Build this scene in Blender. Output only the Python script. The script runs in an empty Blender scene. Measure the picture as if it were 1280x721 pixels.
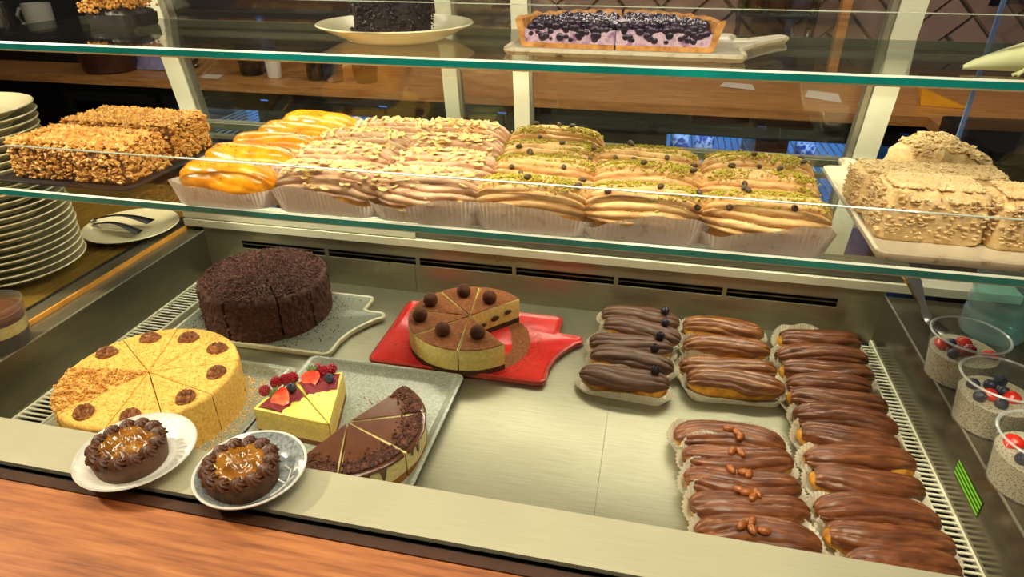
import bpy, bmesh, math, random
import numpy as np
from mathutils import Vector, Matrix, noise
C = bpy.context.scene.collection
PI = math.pi
random.seed(7)

# ------------------------------------------------------------------ camera
CAM_H, FOC, PCX, PCY = 0.64, 816.0, 640.0, 360.5
PITCH, YAW = math.radians(28.8), math.radians(12.2)
cam = bpy.data.objects.new('camera', bpy.data.cameras.new('camera'))
C.objects.link(cam)
cam.location = (0, 0, CAM_H)
cam.rotation_euler = (PI / 2 - PITCH, 0, YAW)
cam.data.sensor_width = 36.0
cam.data.lens = 36.0 * FOC / 1280.0
cam.data.clip_start = 0.02
bpy.context.scene.camera = cam

# ------------------------------------------------------------------ world, light, exposure
w = bpy.data.worlds.new('world'); bpy.context.scene.world = w; w.use_nodes = True
w.node_tree.nodes['Background'].inputs[0].default_value = (1.0, 0.86, 0.66, 1)
w.node_tree.nodes['Background'].inputs[1].default_value = 0.13
def area(name, loc, rot, sx, sy, watt, col):
    d = bpy.data.lights.new(name, 'AREA'); d.shape = 'RECTANGLE'; d.size = sx; d.size_y = sy
    d.energy = watt; d.color = col
    o = bpy.data.objects.new(name, d); C.objects.link(o); o.location = loc; o.rotation_euler = rot
    return o
WARM = (1.0, 0.86, 0.60)
area('canopy_led', (-0.22, 0.62, 0.805), (math.radians(22), 0, 0), 1.24, 0.03, 5.0, (1.0, 0.94, 0.74))
area('shelf_led', (-0.23, 1.050, 0.3015), (math.radians(-24), 0, 0), 1.28, 0.008, 2.7, (1.0, 0.95, 0.70))
area('top_shelf_led', (-0.22, 1.008, 0.4845), (math.radians(-12), 0, 0), 1.24, 0.008, 1.8, (1.0, 0.95, 0.70))
area('left_pendant', (-1.75, 0.45, 1.25), (0, math.radians(-58), 0), 0.12, 0.12, 27.0, WARM)
area('ceiling_lamp', (0.1, -0.1, 1.9), (math.radians(15), 0, 0), 0.6, 0.6, 23.0, WARM)
area('kitchen_lamp', (-0.1, 2.05, 1.5), (math.radians(12), 0, 0), 2.0, 0.3, 12.0, (1.0, 0.86, 0.70))
bpy.context.scene.cycles.transparent_max_bounces = 32
vs = bpy.context.scene.view_settings
vs.view_transform = 'Standard'; vs.look = 'None'; vs.gamma = 1.0; vs.use_curve_mapping = False
vs.exposure = 0.0

# ------------------------------------------------------------------ pixel of the photograph -> point on a real plane
_f = np.array([-math.sin(YAW) * math.cos(PITCH), math.cos(YAW) * math.cos(PITCH), -math.sin(PITCH)])
_r = np.array([math.cos(YAW), math.sin(YAW), 0.0]); _u = np.cross(_r, _f)
def _ray(x, y): return _f + _r * (x - PCX) / FOC - _u * (y - PCY) / FOC
def bz(x, y, z): d = _ray(x, y); return np.array([0, 0, CAM_H]) + d * ((z - CAM_H) / d[2])
def by(x, y, Y): d = _ray(x, y); return np.array([0, 0, CAM_H]) + d * (Y / d[1])

# ------------------------------------------------------------------ materials
def lin(c):
    c = c / 255.0
    return c / 12.92 if c <= 0.04045 else ((c + 0.055) / 1.055) ** 2.4
def rgb(t): return (lin(t[0]), lin(t[1]), lin(t[2]), 1)
def new_mat(name):
    m = bpy.data.materials.new(name); m.use_nodes = True
    return m, m.node_tree, m.node_tree.nodes['Principled BSDF']
def coords(nt, sc=None, rnd=True):
    tc = nt.nodes.new('ShaderNodeTexCoord'); out = tc.outputs['Object']
    if rnd:
        oi = nt.nodes.new('ShaderNodeObjectInfo')
        mu = nt.nodes.new('ShaderNodeMath'); mu.operation = 'MULTIPLY'; mu.inputs[1].default_value = 3.0
        nt.links.new(oi.outputs['Random'], mu.inputs[0])
        va = nt.nodes.new('ShaderNodeVectorMath'); va.operation = 'ADD'
        nt.links.new(out, va.inputs[0]); nt.links.new(mu.outputs[0], va.inputs[1]); out = va.outputs[0]
    if sc:
        mp = nt.nodes.new('ShaderNodeMapping'); mp.inputs['Scale'].default_value = sc
        nt.links.new(out, mp.inputs['Vector']); out = mp.outputs[0]
    return out
def noise_tex(nt, vec, scale, detail=5, rough=0.6):
    n = nt.nodes.new('ShaderNodeTexNoise'); n.inputs['Scale'].default_value = scale
    n.inputs['Detail'].default_value = detail; n.inputs['Roughness'].default_value = rough
    nt.links.new(vec, n.inputs['Vector']); return n.outputs['Fac']
def ramp(nt, fac, cols, lo=0.3, hi=0.7, const=False):
    r = nt.nodes.new('ShaderNodeValToRGB'); e = r.color_ramp.elements
    if const: r.color_ramp.interpolation = 'CONSTANT'
    n = len(cols)
    pos = [lo + (hi - lo) * i / max(1, n - 1) for i in range(n)]
    if cols and isinstance(cols[0][0], (tuple, list)):
        pos = [c[1] for c in cols]; cols = [c[0] for c in cols]
    e[0].position = pos[0]; e[0].color = rgb(cols[0]); e[1].position = pos[-1]; e[1].color = rgb(cols[-1])
    for p, c in list(zip(pos, cols))[1:-1]:
        x = e.new(p); x.color = rgb(c)
    nt.links.new(fac, r.inputs[0]); return r.outputs[0]
def add_bump(nt, b, vec, scale, strength, dist=0.001, detail=4):
    f = noise_tex(nt, vec, scale, detail, 0.65)
    bp = nt.nodes.new('ShaderNodeBump'); bp.inputs['Strength'].default_value = strength; bp.inputs['Distance'].default_value = dist
    nt.links.new(f, bp.inputs['Height']); nt.links.new(bp.outputs[0], b.inputs['Normal'])
def mat(name, cols, scale=60, rough=0.5, bump=0.0, bscale=300, metal=0.0, coat=0.0, sss=0.0, lo=0.3, hi=0.7, sc=None, dist=0.001, spec=0.5, detail=5):
    m, nt, b = new_mat(name)
    v = coords(nt, sc)
    if len(cols) == 1: b.inputs['Base Color'].default_value = rgb(cols[0])
    else: nt.links.new(ramp(nt, noise_tex(nt, v, scale, detail), cols, lo, hi), b.inputs['Base Color'])
    b.inputs['Roughness'].default_value = rough; b.inputs['Metallic'].default_value = metal
    b.inputs['Specular IOR Level'].default_value = spec
    b.inputs['Coat Weight'].default_value = coat; b.inputs['Coat Roughness'].default_value = 0.12
    if sss:
        b.inputs['Subsurface Weight'].default_value = sss; b.inputs['Subsurface Radius'].default_value = (0.01, 0.006, 0.003)
        b.inputs['Subsurface Scale'].default_value = 0.4
    if bump: add_bump(nt, b, v, bscale, bump, dist)
    return m
def streak(name, cols, **k):
    return mat(name, cols, sc=(.22, 1, 1), **k)
def layer_mat(name, stops, h, cols2=None, rough=0.75, scale=200, bump=0.6):
    """bands by height above the base: stops = [(colour, z)...] in metres"""
    m, nt, b = new_mat(name)
    v = coords(nt, None, False)
    sp = nt.nodes.new('ShaderNodeSeparateXYZ'); nt.links.new(v, sp.inputs[0])
    n = noise_tex(nt, v, 90, 3)
    a = nt.nodes.new('ShaderNodeMath'); a.operation = 'MULTIPLY_ADD'; a.inputs[1].default_value = 0.05; a.inputs[2].default_value = -0.025
    nt.links.new(n, a.inputs[0])
    d = nt.nodes.new('ShaderNodeMath'); d.operation = 'MULTIPLY_ADD'; d.inputs[1].default_value = 1.0 / h
    nt.links.new(sp.outputs['Z'], d.inputs[0]); nt.links.new(a.outputs[0], d.inputs[2])
    col = ramp(nt, d.outputs[0], [(c, z / h) for c, z in stops], const=True)
    mx = nt.nodes.new('ShaderNodeMix'); mx.data_type = 'RGBA'; mx.blend_type = 'MULTIPLY'; mx.inputs[0].default_value = 0.45
    nt.links.new(col, mx.inputs[6]); nt.links.new(ramp(nt, noise_tex(nt, v, scale), [(150, 150, 150), (255, 255, 255)]), mx.inputs[7])
    nt.links.new(mx.outputs[2], b.inputs['Base Color']); b.inputs['Roughness'].default_value = rough
    add_bump(nt, b, v, scale * 1.5, bump)
    return m
def glass_mat(name, tint=(0.97, 0.99, 0.98), ior=1.45, rough=0.015, haze=0.0):
    m = bpy.data.materials.new(name); m.use_nodes = True; nt = m.node_tree
    nt.nodes.remove(nt.nodes['Principled BSDF'])
    t = nt.nodes.new('ShaderNodeBsdfTransparent'); t.inputs[0].default_value = (*tint, 1)
    g = nt.nodes.new('ShaderNodeBsdfGlossy'); g.inputs['Roughness'].default_value = rough
    ge = nt.nodes.new('ShaderNodeNewGeometry'); dt = nt.nodes.new('ShaderNodeVectorMath'); dt.operation = 'DOT_PRODUCT'
    nt.links.new(ge.outputs['Normal'], dt.inputs[0]); nt.links.new(ge.outputs['Incoming'], dt.inputs[1])
    def mth(op, a, b=None, c=None):
        n = nt.nodes.new('ShaderNodeMath'); n.operation = op; n.use_clamp = op == 'MULTIPLY_ADD'
        for k, x in enumerate((a, b, c)):
            if x is None: continue
            if isinstance(x, (int, float)): n.inputs[k].default_value = x
            else: nt.links.new(x, n.inputs[k])
        return n
    f0 = ((ior - 1) / (ior + 1)) ** 2
    one = mth('SUBTRACT', 1.0, mth('ABSOLUTE', dt.outputs['Value']).outputs[0])
    fr = mth('MULTIPLY_ADD', mth('POWER', one.outputs[0], 5.0).outputs[0], 1 - f0, f0)
    mx = nt.nodes.new('ShaderNodeMixShader')
    nt.links.new(fr.outputs[0], mx.inputs[0]); nt.links.new(t.outputs[0], mx.inputs[1]); nt.links.new(g.outputs[0], mx.inputs[2])
    out = mx.outputs[0]
    if haze:
        d = nt.nodes.new('ShaderNodeBsdfDiffuse'); d.inputs[0].default_value = (0.8, 0.85, 0.85, 1)
        m2 = nt.nodes.new('ShaderNodeMixShader'); m2.inputs[0].default_value = haze
        nt.links.new(out, m2.inputs[1]); nt.links.new(d.outputs[0], m2.inputs[2]); out = m2.outputs[0]
    nt.links.new(out, nt.nodes['Material Output'].inputs[0]); return m
def paper_mat(name, col, tr=0.35):
    m = bpy.data.materials.new(name); m.use_nodes = True; nt = m.node_tree
    b = nt.nodes['Principled BSDF']; v = coords(nt)
    nt.links.new(ramp(nt, noise_tex(nt, v, 90, 5), [tuple(int(c * .78) for c in col), col, col], 0.3, 0.6), b.inputs['Base Color'])
    b.inputs['Roughness'].default_value = 0.55
    add_bump(nt, b, v, 160, 0.35)
    t = nt.nodes.new('ShaderNodeBsdfTranslucent'); t.inputs[0].default_value = rgb(col)
    tp = nt.nodes.new('ShaderNodeBsdfTransparent')
    m1 = nt.nodes.new('ShaderNodeMixShader'); m1.inputs[0].default_value = 0.25
    nt.links.new(t.outputs[0], m1.inputs[1]); nt.links.new(tp.outputs[0], m1.inputs[2])
    mx = nt.nodes.new('ShaderNodeMixShader'); mx.inputs[0].default_value = tr
    nt.links.new(b.outputs[0], mx.inputs[1]); nt.links.new(m1.outputs[0], mx.inputs[2])
    nt.links.new(mx.outputs[0], nt.nodes['Material Output'].inputs[0]); return m
def emit_mat(name, col, s):
    m, nt, b = new_mat(name); b.inputs['Base Color'].default_value = rgb(col)
    b.inputs['Emission Color'].default_value = rgb(col); b.inputs['Emission Strength'].default_value = s; return m
def steel_mat(name, a, b_, rough, metal, sc):
    m, nt, b = new_mat(name); v = coords(nt, sc, False)
    f = noise_tex(nt, v, 12, 8, 0.7)
    nt.links.new(ramp(nt, f, [a, b_], 0.3, 0.7), b.inputs['Base Color'])
    v2 = coords(nt, (9, 9, 9), False); f2 = noise_tex(nt, v2, 1, 4, 0.6)
    mr = nt.nodes.new('ShaderNodeMapRange'); mr.inputs[3].default_value = rough * 0.75; mr.inputs[4].default_value = rough * 1.3
    nt.links.new(f2, mr.inputs[0]); nt.links.new(mr.outputs[0], b.inputs['Roughness'])
    b.inputs['Metallic'].default_value = metal
    bp = nt.nodes.new('ShaderNodeBump'); bp.inputs['Strength'].default_value = 0.025; bp.inputs['Distance'].default_value = 0.0003
    nt.links.new(f, bp.inputs['Height']); nt.links.new(bp.outputs[0], b.inputs['Normal']); return m
def wood_mat(name, cols, sc=(3, 40, 40), rough=0.4, coat=0.2):
    m, nt, b = new_mat(name); v = coords(nt, sc, False)
    f = noise_tex(nt, v, 2.2, 9, 0.65)
    nt.links.new(ramp(nt, f, cols, 0.3, 0.72), b.inputs['Base Color'])
    b.inputs['Roughness'].default_value = rough; b.inputs['Coat Weight'].default_value = coat
    bp = nt.nodes.new('ShaderNodeBump'); bp.inputs['Strength'].default_value = 0.15; bp.inputs['Distance'].default_value = 0.0006
    nt.links.new(f, bp.inputs['Height']); nt.links.new(bp.outputs[0], b.inputs['Normal']); return m
M = {}
M['floor_steel'] = steel_mat('brushed_floor_steel', (146, 143, 122), (166, 163, 140), 0.40, 0.84, (1.5, 30, 1.5))
M['wall_steel'] = steel_mat('wall_steel', (150, 144, 122), (166, 160, 136), 0.3, 0.6, (1.5, 1.5, 30))
M['ledge_steel'] = steel_mat('ledge_steel', (192, 188, 158), (200, 196, 168), 0.38, 0.40, (1.5, 30, 30))
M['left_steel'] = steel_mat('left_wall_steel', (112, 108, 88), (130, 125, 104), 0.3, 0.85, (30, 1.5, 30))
M['rim_steel'] = steel_mat('rim_steel', (140, 136, 116), (160, 154, 132), 0.3, 0.8, (30, 1.5, 30))
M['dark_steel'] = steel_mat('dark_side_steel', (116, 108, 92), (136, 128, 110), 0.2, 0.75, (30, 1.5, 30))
M['white_trim'] = mat('cream_painted_metal', [(226, 224, 196), (236, 234, 208)], 8, 0.35)
M['post'] = mat('cream_post_paint', [(230, 230, 202), (240, 240, 214)], 6, 0.4)
M['alu'] = mat('grey_aluminium', [(150, 150, 132), (176, 174, 156)], 20, 0.35, metal=0.6)
M['black'] = mat('black_plastic', [(14, 14, 15), (24, 24, 25)], 20, 0.4)
M['void'] = mat('dark_recess', [(10, 10, 10)], rough=0.8)
M['orange_strip'] = mat('orange_wood_edge', [(190, 128, 40), (212, 150, 60)], 40, 0.5)
M['glass'] = glass_mat('shelf_glass', (0.955, 0.985, 0.97))
M['clear'] = glass_mat('clear_pane', (0.985, 0.99, 0.99))
M['door_glass'] = glass_mat('door_glass', (0.96, 0.975, 0.975), 1.6)
M['cup_glass'] = glass_mat('clear_cup_plastic', (0.97, 0.98, 0.98), 1.5, 0.08, 0.035)
M['cup_rim'] = glass_mat('cup_rim_plastic', (0.95, 0.96, 0.96), 1.5, 0.15, 0.3)  # diffuse white mixed in to paint the highlights along the rim
M['blue_glass'] = glass_mat('teal_bottle_glass', (0.70, 0.93, 0.93), 1.7, 0.08, 0.10)
M['teal_edge'] = mat('polished_teal_glass_edge', [(0, 66, 60), (0, 112, 104), (10, 160, 148)], 2.5, 0.08, coat=0.4, lo=0.3, hi=0.75)
M['lip'] = mat('ground_glass_bevel', [(176, 182, 166), (200, 204, 188)], 8, 0.3)
M['upstand_edge'] = mat('glass_top_edge', [(150, 160, 142), (186, 192, 172)], 6, 0.15)
M['counter_wood'] = wood_mat('counter_oak', [(116, 62, 30), (166, 98, 50), (192, 124, 70)], (4, 60, 60), 0.55, 0.0)
M['back_wood'] = wood_mat('back_counter_wood', [(140, 92, 46), (186, 130, 72), (206, 152, 92)], (3, 30, 30), 0.45)
M['dark_wood'] = wood_mat('dark_cabinet_wood', [(52, 28, 16), (80, 44, 26)], (30, 30, 3), 0.5)
M['side_wood'] = wood_mat('left_counter_wood', [(92, 72, 26), (132, 104, 42)], (30, 4, 30), 0.25, 0.5)
M['brown_trim'] = mat('brown_counter_trim', [(58, 36, 26), (76, 48, 34)], 20, 0.35)
M['white_china'] = mat('white_china', [(226, 224, 214), (238, 236, 226)], 10, 0.18, coat=0.5)
M['cream_china'] = mat('cream_china', [(214, 206, 166), (226, 218, 180)], 10, 0.25, coat=0.3)
M['grey_glaze'] = mat('speckled_grey_blue_glaze', [(96, 104, 108), (138, 146, 148), (170, 176, 174)], 220, 0.15, coat=0.5)
M['slate'] = mat('grey_stoneware', [(112, 118, 104), (138, 142, 126)], 160, 0.35, 0.1)
M['stone_edge'] = mat('pale_glaze_edge', [(176, 172, 140), (206, 200, 166)], 80, 0.3)
M['tray'] = mat('speckled_grey_tray', [(116, 124, 112), (142, 148, 134), (166, 170, 154)], 300, 0.3, coat=0.2)
M['red'] = mat('red_glaze', [(196, 34, 36), (222, 54, 50)], 30, 0.22, coat=0.5)
M['red_edge'] = mat('worn_red_rim', [(150, 26, 24), (188, 60, 46)], 90, 0.3)
M['white_board'] = mat('cream_glazed_board', [(214, 204, 178), (228, 219, 192)], 30, 0.25, coat=0.4)
M['brown_edge'] = mat('worn_brown_rim', [(104, 72, 54), (208, 194, 164), (216, 204, 176)], 70, 0.4, lo=.25, hi=.6)
M['choux'] = mat('baked_choux', [(150, 88, 20), (206, 140, 34), (226, 170, 56)], 70, 0.6, 0.5, 250)
M['milk_icing'] = streak('milk_chocolate_icing', [(76, 38, 18), (110, 61, 32), (144, 88, 50)], scale=110, rough=0.36, bump=0.5, bscale=260, coat=0.15)
M['dark_icing'] = streak('dull_chocolate_icing', [(74, 46, 32), (96, 64, 46), (110, 76, 54)], scale=110, rough=0.48, bump=0.4, bscale=240)
M['streak_icing'] = mat('streaky_chocolate_icing', [(96, 52, 22), (128, 74, 34), (176, 122, 74)], 130, 0.34, 0.5, 260, coat=0.2, sc=(0.18, 1, 1))
M['mango'] = mat('glossy_mango_glaze', [(204, 116, 4), (228, 146, 10), (240, 172, 36)], 40, 0.28, 0.15, 120, coat=0.3)
M['nougat'] = mat('beige_almond_cream', [(168, 118, 86), (210, 170, 132), (228, 196, 160)], 120, 0.55, 0.5, 300, sc=(.25, 1, 1))  # brown streaks paint shade between piped ridges, pale ones their highlights
M['pistachio'] = mat('peach_pistachio_cream', [(176, 118, 66), (214, 170, 108), (232, 196, 136)], 120, 0.55, 0.5, 300, sc=(.25, 1, 1))  # same painted ridge shade and highlights in the colour streaks
M['almond'] = mat('almond_flakes', [(232, 190, 112), (244, 214, 142), (248, 226, 164)], 60, 0.5)
M['pist_crumb'] = mat('pistachio_crumb', [(124, 112, 18), (168, 154, 36), (194, 180, 70)], 400, 0.7)
M['pist_nut'] = mat('pistachio_kernel', [(64, 44, 34), (92, 78, 36)], 300, 0.5)
M['speck'] = mat('cocoa_nib', [(92, 38, 14), (120, 56, 20)], 300, 0.5)
M['paper'] = paper_mat('white_pleated_paper', (242, 237, 216), 0.2)
M['grey_paper'] = paper_mat('waxed_pleated_paper', (222, 214, 202), 0.38)
M['blueberry'] = mat('blueberry_skin', [(22, 16, 26), (44, 38, 56)], 120, 0.35, coat=0.2)
M['berry_matte'] = mat('dark_blueberry_skin', [(34, 38, 52), (58, 64, 84)], 120, 0.4)
M['peanut'] = mat('glazed_peanut', [(126, 64, 20), (168, 96, 36)], 160, 0.3, coat=0.3)
M['choc_crumb'] = mat('dark_chocolate_crumb', [(40, 20, 13), (74, 40, 27), (100, 58, 42)], 300, 0.75, 0.9, 420, dist=0.002)
M['choc_crumb2'] = mat('chocolate_crumb_bits', [(46, 22, 14), (78, 42, 29), (122, 70, 52)], 130, 0.75)
M['honey'] = mat('honey_cake_crumb', [(204, 150, 58), (228, 180, 84), (240, 200, 108)], 220, 0.75, 0.7, 420)
M['honey_bits'] = mat('golden_cake_crumbs', [(220, 168, 74), (242, 206, 116)], 100, 0.75)
M['walnut'] = mat('walnut_kernel', [(84, 44, 18), (132, 78, 34), (168, 110, 56)], 200, 0.5, 0.4, 300)
M['nuts'] = mat('chopped_roasted_nuts', [(160, 96, 28), (212, 154, 66), (240, 196, 116)], 90, 0.5, 0.3, 400)
M['nut_base'] = mat('nut_cake_crust', [(84, 46, 16), (140, 86, 34)], 150, 0.7, 0.8, 300)
M['cocoa'] = mat('cocoa_dusting', [(92, 46, 14), (124, 68, 24), (146, 86, 34)], 160, 0.85, 0.3, 500)
M['truffle'] = mat('cocoa_truffle', [(62, 30, 12), (98, 54, 26)], 160, 0.9, 0.5, 400)
M['cheese'] = mat('pale_cheesecake', [(222, 204, 118), (236, 222, 146)], 40, 0.45, 0.15, 200, sss=0.1)
M['yellow_cheese'] = mat('lemon_cheesecake_top', [(234, 212, 92), (242, 224, 112)], 20, 0.4)
M['biscuit'] = mat('biscuit_base', [(110, 68, 26), (160, 108, 50), (186, 136, 74)], 260, 0.8, 0.7, 400)
M['ganache'] = mat('chocolate_ganache', [(78, 44, 28), (98, 58, 38)], 25, 0.22, coat=0.4)
M['cream'] = mat('whipped_cream', [(232, 222, 170), (242, 234, 190)], 40, 0.5, 0.2, 150)
M['strawberry'] = mat('strawberry_skin', [(196, 26, 14), (226, 50, 24)], 120, 0.25, 0.2, 500, coat=0.4)
M['straw_cut'] = mat('cut_strawberry_flesh', [(214, 36, 16), (230, 66, 34), (242, 130, 84)], 60, 0.3, coat=0.3)
M['leaf'] = mat('green_leaf', [(50, 76, 26), (88, 118, 44)], 100, 0.5)
M['raspberry'] = mat('raspberry_drupes', [(122, 14, 26), (170, 30, 44)], 120, 0.3, coat=0.4)
M['tart_shell'] = mat('chocolate_tart_shell', [(72, 40, 18), (98, 58, 28)], 80, 0.6, 0.3, 300)
M['rosette'] = mat('piped_chocolate_cream', [(70, 38, 20), (96, 56, 32)], 60, 0.42, 0.15, 300)
M['caramel'] = mat('glossy_caramel', [(92, 52, 8), (140, 88, 18), (178, 124, 48)], 45, 0.14, 0.1, 150, coat=0.8)
M['crust'] = mat('golden_tart_crust', [(138, 82, 34), (190, 130, 62), (214, 160, 90)], 90, 0.6, 0.5, 250)
M['purple'] = mat('blueberry_cream', [(146, 96, 140), (206, 178, 190), (110, 50, 110)], 70, 0.5, 0.2, 200)
M['berry_pie'] = mat('baked_blueberries', [(14, 8, 18), (36, 18, 40), (62, 36, 66)], 120, 0.35, 0.3, 300, coat=0.1)
M['sugar'] = mat('icing_sugar', [(196, 186, 200), (226, 220, 226)], 200, 0.9)
M['pastry'] = mat('flaky_puff_pastry', [(206, 168, 108), (226, 192, 136), (234, 212, 168)], 90, 0.9, 0.4, 320, spec=.15, sc=(1, 1, 3), dist=0.002)
M['pastry_bits'] = mat('pastry_flakes', [(214, 180, 124), (234, 210, 164)], 60, 0.9, spec=.15)
M['tiles'] = mat('mauve_grey_wall_tile', [(128, 108, 104), (150, 128, 122)], 5, 0.3, coat=0.2)
M['grout'] = mat('dark_grout', [(52, 44, 42)], rough=0.9)
M['wall_dark'] = mat('dark_kitchen_wall', [(22, 20, 24), (34, 30, 34)], 3, 0.7)
M['floor_dark'] = mat('dark_floor', [(40, 34, 30), (52, 44, 38)], 4, 0.5)
M['navy'] = mat('navy_cloth', [(20, 24, 42), (34, 40, 64)], 30, 0.8, 0.3, 60)
M['lilac'] = mat('lilac_cloth', [(112, 106, 150), (150, 146, 186)], 30, 0.8, 0.3, 60)
M['blue_bottle'] = mat('blue_bottle', [(24, 52, 110), (40, 80, 150)], 20, 0.3)
M['silver'] = mat('polished_metal', [(170, 170, 164), (200, 200, 194)], 20, 0.2, metal=1.0)
M['brass'] = mat('brass_tongs', [(186, 140, 50), (214, 176, 90)], 40, 0.25, metal=0.9)
M['chia'] = None
M['jar'] = mat('dark_brown_jar', [(34, 22, 16), (54, 36, 26)], 40, 0.2, coat=0.4)
M['slate_dark'] = mat('black_slate', [(28, 22, 20), (42, 34, 30)], 40, 0.5)
M['green'] = mat('lime_green_stripe', [(120, 200, 40)], rough=0.5)
M['yellow_card'] = mat('yellow_card', [(216, 152, 20), (230, 170, 40)], 20, 0.6)
M['white_paper'] = mat('white_note_paper', [(204, 190, 176), (220, 208, 196)], 20, 0.8)
M['pale_green'] = mat('pale_green_paper', [(206, 208, 150), (222, 224, 172)], 30, 0.6)
M['blue_glow'] = emit_mat('blue_fridge_light', (70, 126, 200), 0.95)
M['can'] = mat('blue_white_can', [(50, 80, 150), (190, 205, 225)], 60, 0.35, lo=0.45, hi=0.55)
def chia():
    m, nt, b = new_mat('chia_pudding'); v = coords(nt)
    vo = nt.nodes.new('ShaderNodeTexVoronoi'); vo.inputs['Scale'].default_value = 430; nt.links.new(v, vo.inputs['Vector'])
    nt.links.new(ramp(nt, vo.outputs['Distance'], [(40, 36, 28), (164, 156, 130), (190, 182, 156)], 0.14, 0.5), b.inputs['Base Color'])
    b.inputs['Roughness'].default_value = 0.45; return m
M['chia'] = chia()
def glass_layers():
    return layer_mat('layered_dessert', [((40, 22, 14), 0), ((206, 190, 120), 0.026), ((84, 46, 26), 0.045), ((120, 74, 52), 0.052)], 0.07)
M['layers'] = glass_layers()
M['tira_cut'] = layer_mat('cheesecake_cut_face', [((70, 40, 20), 0), ((222, 202, 112), 0.010), ((232, 214, 132), 0.03)], 0.05)
M['cc_side'] = layer_mat('cheesecake_side', [((150, 98, 34), 0), ((224, 206, 140), 0.012), ((230, 214, 150), 0.03)], 0.044, bump=0.3)
M['cc_cut'] = layer_mat('cheesecake_cut', [((150, 98, 34), 0), ((216, 174, 92), 0.010), ((206, 158, 76), 0.03)], 0.044, bump=0.3)
M['fc_cut'] = layer_mat('lemon_cheesecake_cut', [((120, 76, 30), 0), ((222, 196, 110), 0.009), ((234, 214, 112), 0.034)], 0.044, bump=0.3)
M['honey_cut'] = layer_mat('honey_cake_layers', [((180, 118, 34), 0), ((226, 186, 106), 0.012), ((200, 146, 64), 0.018), ((226, 186, 106), 0.03), ((204, 150, 66), 0.036), ((226, 186, 106), 0.048), ((210, 156, 70), 0.054)], 0.064)
M['choc_cut'] = layer_mat('chocolate_cake_layers', [((50, 26, 16), 0), ((190, 160, 130), 0.024), ((54, 28, 18), 0.028), ((190, 160, 130), 0.05), ((54, 28, 18), 0.054)], 0.078)

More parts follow.
